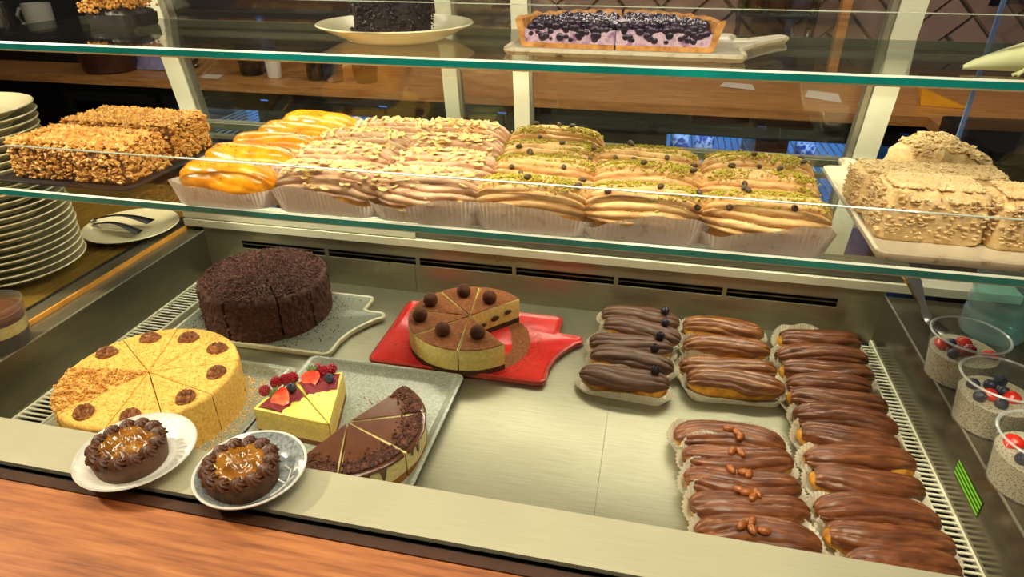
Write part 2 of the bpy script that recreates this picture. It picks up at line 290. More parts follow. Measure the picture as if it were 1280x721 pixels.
# ------------------------------------------------------------------ mesh helpers
class MB:
    def __init__(s): s.v = []; s.f = []; s.mi = []; s.cur = 0
    def add(s, vs, fs):
        o = len(s.v); s.v += [tuple(map(float, p)) for p in vs]
        for f in fs: s.f.append(tuple(i + o for i in f)); s.mi.append(s.cur)
        return s
    def box(s, x0, x1, y0, y1, z0, z1):
        return s.add([(x0,y0,z0),(x1,y0,z0),(x1,y1,z0),(x0,y1,z0),(x0,y0,z1),(x1,y0,z1),(x1,y1,z1),(x0,y1,z1)],
              [(0,3,2,1),(4,5,6,7),(0,1,5,4),(1,2,6,5),(2,3,7,6),(3,0,4,7)])
    def grid(s, P, cu=False, cv=False):
        nu, nv = len(P), len(P[0]); fs = []
        for i in range(nu if cu else nu - 1):
            for j in range(nv if cv else nv - 1):
                a, b = i, (i + 1) % nu; c, d = j, (j + 1) % nv
                fs.append((a * nv + c, b * nv + c, b * nv + d, a * nv + d))
        return s.add([p for r in P for p in r], fs)
    def lathe(s, prof, n=32, c=(0, 0, 0), fn=None):
        P = []
        for i in range(n):
            a = 2 * PI * i / n; row = []
            for r, z in prof:
                rr, zz = (r, z) if fn is None else fn(r, z, a)
                row.append((c[0] + rr * math.cos(a), c[1] + rr * math.sin(a), c[2] + zz))
            P.append(row)
        return s.grid(P, cu=True)
    def tube(s, pts, r, n=8):
        pts = [Vector(p) for p in pts]; P = []
        for i, p in enumerate(pts):
            t = (pts[min(i + 1, len(pts) - 1)] - pts[max(i - 1, 0)]).normalized()
            a = t.cross(Vector((0, 0, 1)))
            if a.length < 1e-3: a = t.cross(Vector((0, 1, 0)))
            a.normalize(); b = a.cross(t); rr = r[i] if isinstance(r, (list, tuple)) else r
            P.append([tuple(p + a * rr * math.cos(2*PI*k/n) + b * rr * math.sin(2*PI*k/n)) for k in range(n)])
        s.grid(P, cv=True); o = len(s.v)
        s.f.append(tuple(range(o - n, o))); s.mi.append(s.cur)
        s.f.append(tuple(range(o - n * len(pts), o - n * len(pts) + n))[::-1]); s.mi.append(s.cur)
        return s
    def sphere(s, c, r, nu=10, nv=7, sc=(1, 1, 1)):
        P = []
        for i in range(nu):
            a = 2 * PI * i / nu
            P.append([(c[0] + r * sc[0] * math.sin(PI*j/nv) * math.cos(a), c[1] + r * sc[1] * math.sin(PI*j/nv) * math.sin(a), c[2] - r * sc[2] * math.cos(PI*j/nv)) for j in range(nv + 1)])
        return s.grid(P, cu=True)
    def loops(s, L, cap0=True, cap1=True):
        n = len(L[0]); s.grid(L, cv=True); o = len(s.v) - n * len(L)
        if cap0: s.f.append(tuple(range(o, o + n))[::-1]); s.mi.append(s.cur)
        if cap1: s.f.append(tuple(range(o + n * (len(L) - 1), o + n * len(L)))); s.mi.append(s.cur)
        return s
    def chunk(s, p, r, rng=random):
        """a small irregular crumb of 8 faces"""
        a = [rng.uniform(0.6, 1.2) * r for _ in range(6)]
        q = Matrix.Rotation(rng.uniform(0, 6.28), 3, Vector((rng.random() - .5, rng.random() - .5, rng.random() - .5 + 1e-3)).normalized())
        V = [q @ Vector(d) for d in ((a[0],0,0),(-a[1],0,0),(0,a[2],0),(0,-a[3],0),(0,0,a[4]*.8),(0,0,-a[5]*.8))]
        p = Vector(p)
        return s.add([p + x for x in V], [(0,2,4),(2,1,4),(1,3,4),(3,0,4),(2,0,5),(1,2,5),(3,1,5),(0,3,5)])
    def flake(s, p, r, rng=random, up=0.5):
        """a thin curved almond flake"""
        q = Matrix.Rotation(rng.uniform(0, 6.28), 3, 'Z') @ Matrix.Rotation(rng.uniform(-up, up) + rng.choice((0, 0, .5)) * up, 3, 'X') @ Matrix.Rotation(rng.uniform(-up, up), 3, 'Y')
        n = 8; V = []; p = Vector(p)
        for t in (0.0006, -0.0006):
            for k in range(n):
                a = 2 * PI * k / n; x = math.cos(a) * r * (1.3 if abs(a - PI) > 0.5 else 1.5); y = math.sin(a) * r * 0.75
                V.append(p + q @ Vector((x, y, t + 0.15 * x * x / r)))
        fs = [tuple(range(n)), tuple(range(2 * n - 1, n - 1, -1))] + [(k, k + n, (k + 1) % n + n, (k + 1) % n) for k in range(n)]
        return s.add(V, fs)
    def mesh(s, name, mats, smooth=True):
        me = bpy.data.meshes.new(name); me.from_pydata(s.v, [], s.f)
        for m in (mats if isinstance(mats, (list, tuple)) else [mats]): me.materials.append(m)
        if any(s.mi): me.polygons.foreach_set('material_index', s.mi)
        bm = bmesh.new(); bm.from_mesh(me); bmesh.ops.recalc_face_normals(bm, faces=bm.faces)
        if smooth:
            for f in bm.faces: f.smooth = True
            for e in bm.edges:
                if len(e.link_faces) == 2 and e.calc_face_angle(0) > 0.75: e.smooth = False
        bm.to_mesh(me); bm.free(); return me
    def obj(s, name, m, parent=None, smooth=True, loc=None, kind=None, label=None):
        return put(name, s.mesh(name, m, smooth), parent, loc, kind, label)
def put(name, me, parent=None, loc=None, kind=None, label=None):
    o = bpy.data.objects.new(name, me); C.objects.link(o); o.parent = parent
    if loc is not None: o.location = loc
    if kind: o['kind'] = kind
    if label: o['label'] = label
    return o
def tag(o, label, cat, group=None):
    o['label'] = label; o['category'] = cat
    if group: o['group'] = group
    return o
def thing(name, label, cat, loc=(0, 0, 0), rz=0.0, group=None):
    o = bpy.data.objects.new(name, None); o.empty_display_size = 0.02; C.objects.link(o)
    o.location = tuple(map(float, loc)); o.rotation_euler = (0, 0, rz); return tag(o, label, cat, group)
def kids(o): return [x for x in KIDS.get(o.name, [])]
KIDS = {}
def dup(root, loc, rz, label, group=None):
    r = root.copy(); C.objects.link(r); r.location = tuple(map(float, loc)); r.rotation_euler = (0, 0, rz); r['label'] = label
    if group: r['group'] = group
    for ch in list(root.children):
        c = ch.copy(); C.objects.link(c); c.parent = r
        for g in ch.children:
            d = g.copy(); C.objects.link(d); d.parent = c
    return r
def rrect(x0, x1, y0, y1, r, z, k=5):
    P = []
    for cx, cy, a0 in ((x1-r, y1-r, 0), (x0+r, y1-r, PI/2), (x0+r, y0+r, PI), (x1-r, y0+r, 1.5*PI)):
        for i in range(k + 1):
            a = a0 + PI / 2 * i / k; P.append((cx + r*math.cos(a), cy + r*math.sin(a), z))
    return P
def nz(x, y, z, s, seed=0.0): return noise.noise(Vector((x * s + seed, y * s - seed * 0.7, z * s + seed * 1.3)))
ORD = ['', 'first', 'second', 'third', 'fourth', 'fifth', 'sixth', 'seventh', 'eighth', 'ninth', 'tenth', 'eleventh', 'twelfth', 'thirteenth', 'fourteenth', 'fifteenth', 'sixteenth', 'seventeenth', 'eighteenth', 'nineteenth', 'twentieth', 'twenty-first', 'twenty-second', 'twenty-third', 'twenty-fourth', 'twenty-fifth']

# ------------------------------------------------------------------ the room behind and around
RIM = 0.092
ZF = -0.80
def struct(name, mb, m, **k):
    o = mb.obj(name, m, **k); o['kind'] = 'structure'; return o
struct('floor', MB().box(-4, 4, -1.2, 3.4, ZF - 0.05, ZF), M['floor_dark'], smooth=False)
wb = struct('wall_back', MB().box(-4, 4, 3.02, 3.1, ZF, 2.2), M['grout'], smooth=False)
# herringbone tiles on the back wall, each its own piece
tm = MB().add(*(lambda: ([(-.145,-.014,-.045),(.145,-.014,-.045),(.145,-.014,.045),(-.145,-.014,.045),(-.15,0,-.05),(.15,0,-.05),(.15,0,.05),(-.15,0,.05)],
     [(0,1,2,3),(0,4,5,1),(1,5,6,2),(2,6,7,3),(3,7,4,0)]))()).mesh('tile', M['tiles'], False)
S2 = math.sqrt(0.5); U = 0.104; cnt = 0
for j in range(-14, 16):
    for i in range(-14, 16):
        m_ = (i - j) % 6
        if m_ == 0: cxy = (i + 1, j); rot = 0
        elif m_ == 5: cxy = (i, j + 1); rot = 1
        else: continue
        gx, gy = cxy[0] * U, cxy[1] * U
        X = 0.5 + (gx - gy) * S2; Z = 0.35 + (gx + gy) * S2
        if -0.75 < X < 1.75 and 0.0 < Z < 0.62 and cnt < 290:
            o = put('tile', tm, wb, (X, 3.02, Z)); o.rotation_euler = (0, -PI / 4 if rot == 0 else PI / 4, 0); cnt += 1
struct('wall_left', MB().box(-4.1, -4, -1.2, 3.1, ZF, 2.2), M['wall_dark'], smooth=False)
struct('wall_right', MB().box(4, 4.1, -1.2, 3.1, ZF, 2.2), M['wall_dark'], smooth=False)
# back counter
CB = 2.17
bc = thing('back_counter', 'long wooden counter top along the back wall of the kitchen', 'counter', (0, CB, 0.12))
MB().box(-3.6, 2.2, 0.0, 0.83, 0.0, 0.03).obj('worktop', M['back_wood'], bc, False)
bx_ = MB(); bx_.box(0.80, 1.3, -0.36, 0.0, 0.0, 0.03); bx_.obj('return_worktop', M['back_wood'], bc, False)
MB().box(0.82, 0.845, -0.34, 0.03, -0.9, -0.002).obj('end_panel', M['dark_wood'], bc, False)
# fridge row below
fr = thing('undercounter_fridge', 'black undercounter fridge with glass doors and blue-lit inside', 'fridge', (-0.5, 2.22, ZF))
body = MB(); FX = [-2.3, -1.85, -1.39, -0.92, -0.48, 0.0, 0.38, 0.80]
FT = 0.085 - ZF
body.box(-1.8, 1.3, 0.5, 0.54, 0, FT + 0.02); body.box(-1.8, 1.3, 0, 0.5, 0, 0.06); body.box(-1.8, 1.3, 0, 0.5, FT, FT + 0.03)
for x in FX: body.box(x + 0.5 - 0.02, x + 0.5 + 0.02, 0.0, 0.5, 0.06, FT)
body.obj('cabinet', M['black'], fr, False)
lit = [0, 1, 1, 1, 0, 1, 1]
for i in range(7):
    a, b = FX[i] + 0.52, FX[i + 1] + 0.48
    fm = MB(); 
    t = 0.03
    fm.box(a, a + t, -0.03, 0, 0.08, FT); fm.box(b - t, b, -0.03, 0, 0.08, FT - .005); fm.box(a + t, b - t, -0.03, 0, 0.08, 0.12); fm.box(a + t, b - t, -0.03, 0, FT - 0.035, FT + .001)
    d = fm.obj('door', M['black'], fr, False)
    MB().box(a + t, b - t, -0.018, -0.013, 0.12, FT - 0.035).obj('pane', M['clear'], d, False)
    if lit[i]:
        MB().box(a + .01, b - .01, 0.46, 0.49, 0.1, FT - 0.06).obj('light_panel', M['blue_glow'], fr, False)
        for z in (0.55, FT - 0.16):
            sh = MB()
            for k in range(14): sh.box(a + (b - a) * (k + .5) / 14 - .002, a + (b - a) * (k + .5) / 14 + .002, 0.04, 0.44, z, z + 0.004)
            sh.box(a, b, 0.03, 0.04, z - 0.002, z + 0.008); sh.box(a, b, 0.24, 0.245, z - 0.002, z + 0.006)
            sh.obj('wire_shelf', M['white_trim'], fr, False)
def lathe_thing(name, label, cat, loc, prof, m, part='body', group=None, n=24):
    t = thing(name, label, cat, loc, 0, group); MB().lathe(prof, n).obj(part, m, t); return t
for k, (x_, w_) in enumerate(((.19, .3), (.59, .3), (-1.62, .36))):
    area('fridge_lamp', (x_, 2.29, .068), (math.radians(16), 0, 0), w_, .02, .55, (.45, .68, 1.0))
fz = 0.085 - 0.16 + 0.005
for i, (x, m, nm, lb, h, r) in enumerate(((-1.62, 'cup_glass', 'glass_tumbler', 'clear glass tumbler at far left in the blue-lit fridge', .1, .035), (-1.47, 'can', 'bottle', 'bottle with pale blue cap in the leftmost lit fridge door', .09, .03),
        (0.10, 'can', 'drink_can', 'leftmost blue and white drink can in the fridge right of centre', .12, .033), (0.185, 'can', 'drink_can', 'second blue and white drink can from the left in the fridge', .12, .033),
        (0.325, 'cup_glass', 'drinking_glass', 'tall clear glass lit blue in the fridge right of centre', .14, .036), (0.52, 'can', 'drink_can', 'short blue and white can in the rightmost lit fridge door', .07, .035))):
    lathe_thing(nm, lb, 'glass' if 'glass' in nm else 'can' if 'can' in nm else 'bottle', (x, 2.36, fz + .001), [(0, 0), (r * .9, 0), (r, h * .1), (r, h * .8), (r * .92, h), (r * .85, h), (r * .9, h * .8), (0, h * .78)], M[m])
# things on the back counter
CT = 0.151
def on_counter(px, py): p = bz(px, py, CT); return (p[0], p[1], CT)
for px, py, r, h, m, nm, lb, cat in (
    (239, 84, .035, .035, 'jar', 'bowl', 'small dark glass bowl on the back counter near the left post', 'bowl'),
    (316, 93, .05, .11, 'black', 'mug', 'black cup on the back counter, left of the small white cup', 'cup'),
    (344, 97, .03, .075, 'white_china', 'cup', 'small white tapering cup on the back counter', 'cup'),
    (397, 99, .042, .10, 'jar', 'jar', 'leftmost dark brown jar on the back counter', 'jar'),
    (418, 101, .04, .11, 'navy', 'jar', 'blue-black jar beside the leftmost brown jar on the back counter', 'jar'),
    (458, 102, .05, .10, 'jar', 'jar', 'wide brown jar behind the plate, on the back counter', 'jar'),
    (140, 88, .11, .09, 'dark_wood', 'bowl', 'wide dark brown bowl on the back counter left of the lilac cloth', 'bowl')):
    lathe_thing(nm, lb, cat, on_counter(px, py), [(0, 0), (r * .78, 0), (r * .85, h * .06), (r, h), (r * .93, h), (r * .78, h * .1), (0, h * .1)], M[m])
for px, py, h, m, lb in ((335, 88, .2, 'blue_bottle', 'blue spray bottle at the back of the kitchen counter'), (1000, 96, .17, 'jar', 'dark bottle behind the tart board handle on the back counter'), (975, 95, .2, 'navy', 'navy bottle left of the dark bottle on the back counter')):
    lathe_thing('bottle', lb, 'bottle', (*on_counter(px, py)[:2], CT), [(0, 0), (.04, 0), (.042, .02), (.042, h * .6), (.018, h * .75), (.016, h), (0, h)], M[m])
def note(pts, lb, m='white_paper', name='paper_sheet'):
    P = [bz(x, y, CT + .001) for x, y in pts]; c = sum(P) / len(P)
    mb = MB(); n = len(P); V = [tuple(p - c) for p in P]
    mb.add(V + [(a, b, z + .0015) for a, b, z in V], [tuple(range(n))[::-1], tuple(range(n, 2*n))] + [(k, (k+1) % n, (k+1) % n + n, k + n) for k in range(n)])
    o = mb.obj(name, M[m], None, False, tuple(c)); tag(o, lb, 'paper')
note([(250, 97), (257, 93), (279, 94), (272, 99)], 'small white note lying on the back counter by the left post')
note([(1006, 121), (1010, 113), (1048, 118), (1052, 129)], 'white paper sheet on the back counter near the right post')
note([(900, 108), (905, 103), (940, 106), (944, 113)], 'pale paper strip on the back counter under the tart board')
p = on_counter(1168, 130)
yc = MB(); yc.add([(-.05, -.03, 0), (.09, -.05, 0), (-.03, .05, 0), (-.05, .03, .05), (-.06, -.03, .05)], [(0, 2, 1), (0, 1, 4), (1, 3, 4), (1, 2, 3), (0, 4, 3, 2)])
tag(yc.obj('folded_card', M['yellow_card'], None, False, p), 'yellow folded card standing on the wooden counter corner', 'card')
def cloth(name, lb, loc, sx, sy, h, m, seed, cat='cloth'):
    P = []
    for i in range(18):
        row = []
        for j in range(14):
            u, v = i / 17 * 2 - 1, j / 13 * 2 - 1; e = max(0, 1 - (abs(u) ** 2.5) ) * max(0, 1 - abs(v) ** 2.5)
            row.append((u * sx, v * sy, h * e * (0.75 + 0.6 * nz(u, v, 0, 1.7, seed)) + 0.002))
        P.append(row)
    mb = MB().grid(P); tag(mb.obj(name, M[m], None, True, loc), lb, cat)
p = on_counter(190, 84); cloth('folded_cloth', 'crumpled lilac cloth on the back counter left of the post', (p[0], p[1] + .02, CT), .1, .08, .1, 'lilac', 3)
# right: black appliance, wood post, hanging cloth, tap
ap = thing('black_appliance', 'black kitchen appliance at the far right below the counter end', 'appliance', (.87, 1.60, ZF))
MB().loops([rrect(-.2, .6, -.15, .15, .02, z) for z in (0, 1.03, 1.05)] ).obj('housing', M['black'], ap)
MB().box(-.18, .58, -.158, -.15, .98, .986).obj('chrome_strip', M['silver'], ap, False)
MB().box(-.1, .4, -.165, -.15, .92, .93).obj('handle', M['silver'], ap, False)
wpz = by(1062, 10, 2.75)
tag(MB().box(-.016, .016, -.02, .02, 0, .9).obj('wooden_post', M['back_wood'], None, False, (0.63, 2.72, CT)), 'thin orange-brown wooden post standing on the back counter behind the right glass', 'post')
# rack of bottles right of centre
rk = thing('shelf_rack', 'dark wall rack on the back counter behind the tart board', 'rack', (0.42, 2.86, CT))
r_ = MB(); r_.box(-.14, .14, -.06, .06, 0, .01); r_.box(-.14, -.13, -.06, .06, .01, .5); r_.box(.13, .14, -.06, .06, .01, .5); r_.box(-.13, .13, -.06, .06, .2, .21); r_.box(-.13, .13, .05, .06, .21, .5)
r_.obj('frame', M['black'], rk, False)
for k, x in enumerate((-.085, 0, .085)):
    lathe_thing('jar', ['left', 'middle', 'right'][k] + ' dark jar standing on the black wall rack', 'jar', (.42 + x, 2.85, CT + .211), [(0, 0), (.034, 0), (.036, .01), (.036, .10), (.028, .12), (.03, .14), (0, .14)], M['jar' if k != 2 else 'navy'])
# person-height navy garment at top right: hangs on a hook of the wall
p = by(1245, 25, 2.3)
gm = MB(); P = []
for i in range(20):
    row = []
    for j in range(12):
        u = i / 19; v = j / 11 * 2 - 1
        row.append((v * (.10 + .1 * u) + .02 * nz(u, v, 0, 3, 5), .05 * math.cos(v * 5 + 2 * u) * (.3 + u) - .02, -u * .42))
    P.append(row)
gm.grid(P); gm.grid([[(x, y + .03, z) for x, y, z in r] for r in P])
hk = thing('hanging_apron', 'navy apron hanging at the far upper right beyond the side glass', 'apron', (1.32, 2.97, .40))
gm.obj('cloth', M['navy'], hk, True, (0, -.08, .42)); MB().tube([(0, 0.05, .42), (0, -.09, .43), (0, -.1, .46)], .006).obj('hook', M['silver'], hk)
# coffee machine corner at top left
cm = thing('coffee_machine', 'black espresso machine with a perforated cup tray at far upper left', 'coffee machine', (-2.62, 2.62, CT))
MB().loops([rrect(-.45, .32, -.22, .3, .02, z) for z in (0, .10)]).obj('base', M['black'], cm)
MB().loops([rrect(-.45, .32, .1, .3, .02, z) for z in (.101, .45)]).obj('back_body', M['black'], cm)
tr = MB(); tr.box(-.35, .2, -.2, .08, .101, .106); tr.obj('drip_tray', M['slate_dark'], cm, False)
for k in range(3):
    MB().tube([(-.3 + .22 * k, .09, .29), (-.3 + .22 * k, -.02, .29), (-.3 + .22 * k, -.02, .245)], .02).obj('spout', M['silver'], cm)
mg = thing('mug', 'pale mug with a round handle on the coffee machine tray', 'mug', (-2.60, 2.50, CT + .107))
MB().lathe([(0, 0), (.05, 0), (.054, .01), (.056, .11), (.051, .11), (.049, .012), (0, .012)]).obj('body', M['white_china'], mg)
MB().tube([(-.053, 0, .09), (-.08, -.01, .088), (-.095, -.015, .06), (-.085, -.01, .03), (-.054, 0, .022)], .007).obj('handle', M['white_china'], mg)
lathe_thing('metal_pitcher', 'steel milk pitcher at the left edge beside the mug', 'pitcher', (-2.79, 2.50, CT + .107), [(0, 0), (.045, 0), (.05, .02), (.038, .09), (.042, .11), (.037, .11), (.034, .09), (0, .02)], M['silver'])

# ------------------------------------------------------------------ the display case
dc = thing('display_case', 'refrigerated pastry display case of steel, glass shelves and cream posts', 'display case', (0, 0.7, 0))
def part(name, mb, m, parent=dc, smooth=False, **k):
    o = mb.obj(name, m, parent, smooth, **k); o.location = (0, -0.7, 0) if parent is dc else (0, 0, 0); return o
XL, XR, YB, YI = -0.889, 0.418, 1.083, 0.501
YO = float(bz(640, 691, RIM)[1]); YT = float(bz(640, 699, RIM)[1]); YW = float(bz(640, 716, RIM - .004)[1])
part('well_base', MB().box(XL, XR, YI, YB, -.03, -.006), M['void'])
part('floor_panel', MB().box(-.836, -.0223, YI, YB, -.006, 0), M['floor_steel'])
part('floor_panel', MB().box(-.0217, .392, YI, YB, -.006, 0), M['floor_steel'])
# grilles: each bar a piece
def grille(x0, x1, n0=0.51, n1=1.075, pitch=.0092):
    g = part('grille', MB().box(x0, x0 + .003, YI, YB, -.006, .002).box(x1 - .003, x1, YI, YB, -.006, .002), M['white_trim'])
    me = MB().box(0, x1 - x0 - .006, -.00165, .00165, -.0005, .0012).mesh('grille_bar', M['white_trim'], False)
    for k in range(int((n1 - n0) / pitch)):
        put('grille_bar', me, g, (x0 + .003, n0 + k * pitch, 0))
grille(XL, -.836); grille(.392, XR)
# back wall with vent slots
VX = [(-.807 + .1935 * k, -.807 + .1935 * k + .186) for k in range(6)]; Z0, Z1 = .060, .0775
bw = MB(); bw.box(XL, -.4305, YB, YB + .004, -.006, Z0); bw.box(-.4295, XR, YB, YB + .004, -.006, Z0); bw.box(XL, XR, YB, YB + .004, Z1, .101)
ed = [XL] + [e for v in VX for e in v] + [XR]
for k in range(0, len(ed), 2): bw.box(ed[k], ed[k + 1], YB, YB + .004, Z0, Z1)
part('back_panel', bw, M['wall_steel'])
part('vent_duct', MB().box(XL, XR, YB + .018, YB + .022, .04, .1), M['void'])
for a, b in VX:
    mb = MB(); mb.box(a, b, YB + .002, YB + .005, .0685, .0697) if True else mb.add([(a, YB + .001, .0685), (b, YB + .001, .0685), (b, YB + .014, .0655), (a, YB + .014, .0655), (a, YB + .001, .0700), (b, YB + .001, .0700), (b, YB + .014, .0670), (a, YB + .014, .0670)],
        [(0,3,2,1),(4,5,6,7),(0,1,5,4),(1,2,6,5),(2,3,7,6),(3,0,4,7)])
    part('vent_louvre', mb, M['alu'])
part('rear_sill', MB().box(-.93, .62, YB - .002, 1.13, .101, .116), M['white_trim'])
part('rear_beam', MB().box(-.425, .45, 1.088, 1.13, .1185, .142), mat('grey_beige_paint', [(92, 88, 72), (104, 99, 82)], 6, 0.5))
part('rear_beam', MB().box(-.93, -.4265, 1.084, 1.13, .1185, .136), M['white_trim'])
# sides
part('side_wall', MB().box(XL - .003, XL, YI, YB, -.006, .0905), M['left_steel'])
part('side_rim', MB().box(-.927, XL - .0005, YI - .083, YB, RIM - .004, RIM), M['rim_steel'])
part('edge_strip', MB().box(-.9325, -.9282, .42, YB + .01, RIM - .004, RIM + .007), M['orange_strip'])
part('side_channel', MB().box(-.965, -.935, .42, 1.12, RIM - .004, RIM + .004), M['rim_steel'])
part('side_channel', MB().box(-.970, -.966, .42, 1.12, RIM - .004, RIM + .006), M['black'])
part('side_counter', MB().box(-1.6, -.971, .42, 1.3, .06, RIM + .004), M['side_wood'])
part('side_wall', MB().box(XR, XR + .003, YI, YB, -.006, .0915), M['dark_steel'])
part('side_rim', MB().box(XR + .0005, .95, YI - .083, YB, RIM - .004, RIM), M['dark_steel'])
part('rim_edge', MB().box(XR - .001, XR + .0015, YI, YB, RIM - .001, RIM + .0008), M['alu'])
part('rim_edge', MB().box(XL - .0015, XL + .001, YI, YB, RIM - .001, RIM + .0008), M['alu'])
part('front_ledge', MB().box(-1.3, .8, YO, YI, RIM - .006, RIM), M['ledge_steel'])
part('front_inner_wall', MB().box(XL, XR, YI - .004, YI, -.006, RIM - .006), M['wall_steel'])
part('front_gap', MB().box(-1.3, .8, YT, YO, .02, RIM - .012), M['void'])
part('front_trim', MB().box(-1.3, .8, YW, YT, .02, RIM - .004), M['brown_trim'])
part('case_body', MB().box(-1.3, .95, YI - .08, 1.13, ZF, -.05), M['dark_steel'])
fc = thing('front_counter', 'orange-brown oak counter top in the lower left corner', 'counter', (0, YW - .2, RIM - .03))
for k in range(3):
    MB().box(-1.4, .9, .2 - .0005 - .14 * (k + 1) + .0006, .2 - .0005 - .14 * k, 0, .024).obj('plank', M['counter_wood'], fc, False)
MB().box(-1.4, .9, -.22, .19, ZF - RIM + .03, -.001).obj('front_panel', M['dark_wood'], fc, False)
# glass shelves
LZ, TZ = .322, .507
def shelf(z, y0, y1, x0, x1, up, ux0):
    s = part('glass_shelf', MB().box(x0, x1, y0 + .0022, y1, z - .012, z), M['glass'])
    e = MB()
    e.box(x0, x1, y0, y0 + .002, z - .0098, z - .0022)
    e.obj('polished_edge', M['teal_edge'], s, False)
    e = MB(); 
    for a, b, c, d in ((z - .0022, z, .0, .002), (z - .012, z - .0098, 0, .002)):
        sgn = 1 if b == z else -1
        zi, zo = (a, b) if sgn > 0 else (b, a)
        e.add([(x0, y0, zi), (x1, y0, zi), (x1, y0 + .002, zo), (x0, y0 + .002, zo)], [(0, 1, 2, 3)])
    e.obj('bevel', M['lip'], s, False)
    e = MB().box(x0, x1, y1, y1 + .002, z - .012, z); e.obj('rear_edge', M['upstand_edge'], s, False)
    u = MB().box(ux0, x1, y0 + .006, y0 + .010, z + .0003, z + up - .0008); u.obj('front_upstand', M['clear'], s, False)
    u = MB().box(ux0, x1, y0 + .0058, y0 + .0102, z + up - .0008, z + up); u.obj('upstand_top_edge', M['upstand_edge'], s, False)
shelf(LZ, .70, 1.078, -.93, .47, .061, -.857)
shelf(TZ, .77, 1.04, -1.0, .47, .060, -1.0)
# posts, doors and panes lean towards the customer
LEAN = -.17
def lean_box(x0, x1, y0, y1, z0, z1, mb=None):
    mb = mb or MB(); f = lambda z: (z - .32) * LEAN
    return mb.add([(x0,y0+f(z0),z0),(x1,y0+f(z0),z0),(x1,y1+f(z0),z0),(x0,y1+f(z0),z0),(x0,y0+f(z1),z1),(x1,y0+f(z1),z1),(x1,y1+f(z1),z1),(x0,y1+f(z1),z1)],
              [(0,3,2,1),(4,5,6,7),(0,1,5,4),(1,2,6,5),(2,3,7,6),(3,0,4,7)])
for x in (-.866, .331):
    part('post', lean_box(x - .017, x + .017, 1.095, 1.125, .142, .8), M['post'])
def door(x0, x1, y, stile_x, label):
    d = part('sliding_door', lean_box(x0, x1, y, y + .004, .15, .78), M['door_glass'])
    for sx in stile_x:
        lean_box(sx - .013, sx + .013, y - .008, y + .010, .145, .78).obj('stile', M['post'], d, False)
        lean_box(sx + .0135, sx + .0185, y - .006, y + .008, .145, .78).obj('seal', M['alu'], d, False)
door(-.845, -.205, 1.098, (-.217,), 'a'); door(-.36, .31, 1.122, (-.346,), 'b')
for x in (-.842, .308):
    part('post_seal', lean_box(x - .004, x + .004, 1.097, 1.115, .142, .8), M['alu'])
part('rear_track', MB().box(-.93, .45, 1.086, 1.096, .318, .324), M['alu'])
part('side_pane', MB().box(.447, .452, .72, 1.085, LZ + .001, .8), M['clear'])
part('pane_edge', MB().box(.4465, .4525, 1.085, 1.088, LZ + .001, .8), mat('blue_glass_edge', [(96, 130, 190), (130, 165, 215)], 10, .2))  # rear edge of the side pane, coloured blue
part('canopy', MB().box(-.95, .47, .58, 1.08, .83, .86), M['alu'])
part('light_housing', MB().box(-.86, .42, .59, .65, .812, .83), M['white_trim'])
part('shelf_light_housing', MB().box(-.86, .42, 1.001, 1.015, .4865, .4945), M['alu'])
part('shelf_light_housing', MB().box(-.88, .42, 1.043, 1.057, .3035, .3095), M['alu'])
for x in (-.875, .39):
    part('shelf_bracket', MB().box(x - .006, x + .006, 1.06, 1.1, .295, .309), M['alu'])
    part('shelf_bracket', MB().box(x - .006, x + .006, 1.03, 1.08, .48, .494), M['alu'])
    part('canopy_support', MB().box(x - .006, x + .006, 1.01, 1.05, .78, .83), M['alu'])

# ------------------------------------------------------------------ boards, trays and plates
def board(name, lb, loc, rz, W, D, m_top, m_edge, t=.011, hy=.5, hl=.045, hw=.075, cat='board', skew=0.0):
    b = thing(name, lb, cat, loc, rz)
    x1, y1 = W / 2, D / 2; r = .013
    out = []
    def arc(cx, cy, a0, a1, rr, k=4):
        for i in range(k + 1):
            a = a0 + (a1 - a0) * i / k; out.append((cx + rr * math.cos(a), cy + rr * math.sin(a)))
    arc(-x1 + r, -y1 + r, PI, 1.5 * PI, r); arc(x1 - r, -y1 + r, 1.5 * PI, 2 * PI, r)
    hc = -y1 + D * hy
    # handle: rounded tongue that leaves the right edge with a straight rear side and a sloping front side
    rt = min(.014, hw * .3); tx, ty = x1 + hl - rt, hc + hw * .12 + skew
    out += [(x1, hc - hw * .80), (x1 + hl * .14, hc - hw * .52), (x1 + hl * .36, hc - hw * .30 + skew * .3)]
    arc(tx, ty, -PI / 2.4, PI / 2, rt, 7)
    out += [(x1 + .010, ty + rt - skew * .75), (x1, ty + rt + .004 - skew * .9)]
    arc(x1 - r, y1 - r, 0, PI / 2, r); arc(-x1 + r, y1 - r, PI / 2, PI, r)
    n = len(out)
    def off(d, z):
        R = []
        for i in range(n):
            p0, p1, p2 = (Vector(out[(i + k) % n]) for k in (-1, 0, 1))
            a = (p1 - p0).normalized(); c = (p2 - p1).normalized()
            nn = Vector((-a.y - c.y, a.x + c.x)); nn = nn.normalized() if nn.length > 1e-6 else Vector((-a.y, a.x))
            k_ = min(1.6, 1 / max(.3, nn.dot(Vector((-a.y, a.x)))))
            q = p1 + nn * d * k_; R.append((q.x, q.y, z))
        return R
    mb = MB(); mb.loops([off(.004, 0), off(0, t * .6), off(0.0005, t), off(.0035, t + .0012), off(.006, t)], True, False)
    mb.obj('rim', m_edge, b)
    mb = MB(); mb.loops([off(.006, t), off(.009, t - .0025)], False, True); mb.obj('surface', m_top, b)
    return b, t - .0025
slate, zt = board('serving_board', 'grey stoneware board with a handle under the chocolate crumb cake', (-.651, .928, 0), 0, .312, .206, M['slate'], M['stone_edge'], hy=.62, hw=.10)
board('serving_board', 'red glazed board with a handle under the tiramisu cake', (-.276, .929, 0), 0, .302, .208, M['red'], M['red_edge'], hy=.60, hw=.10)
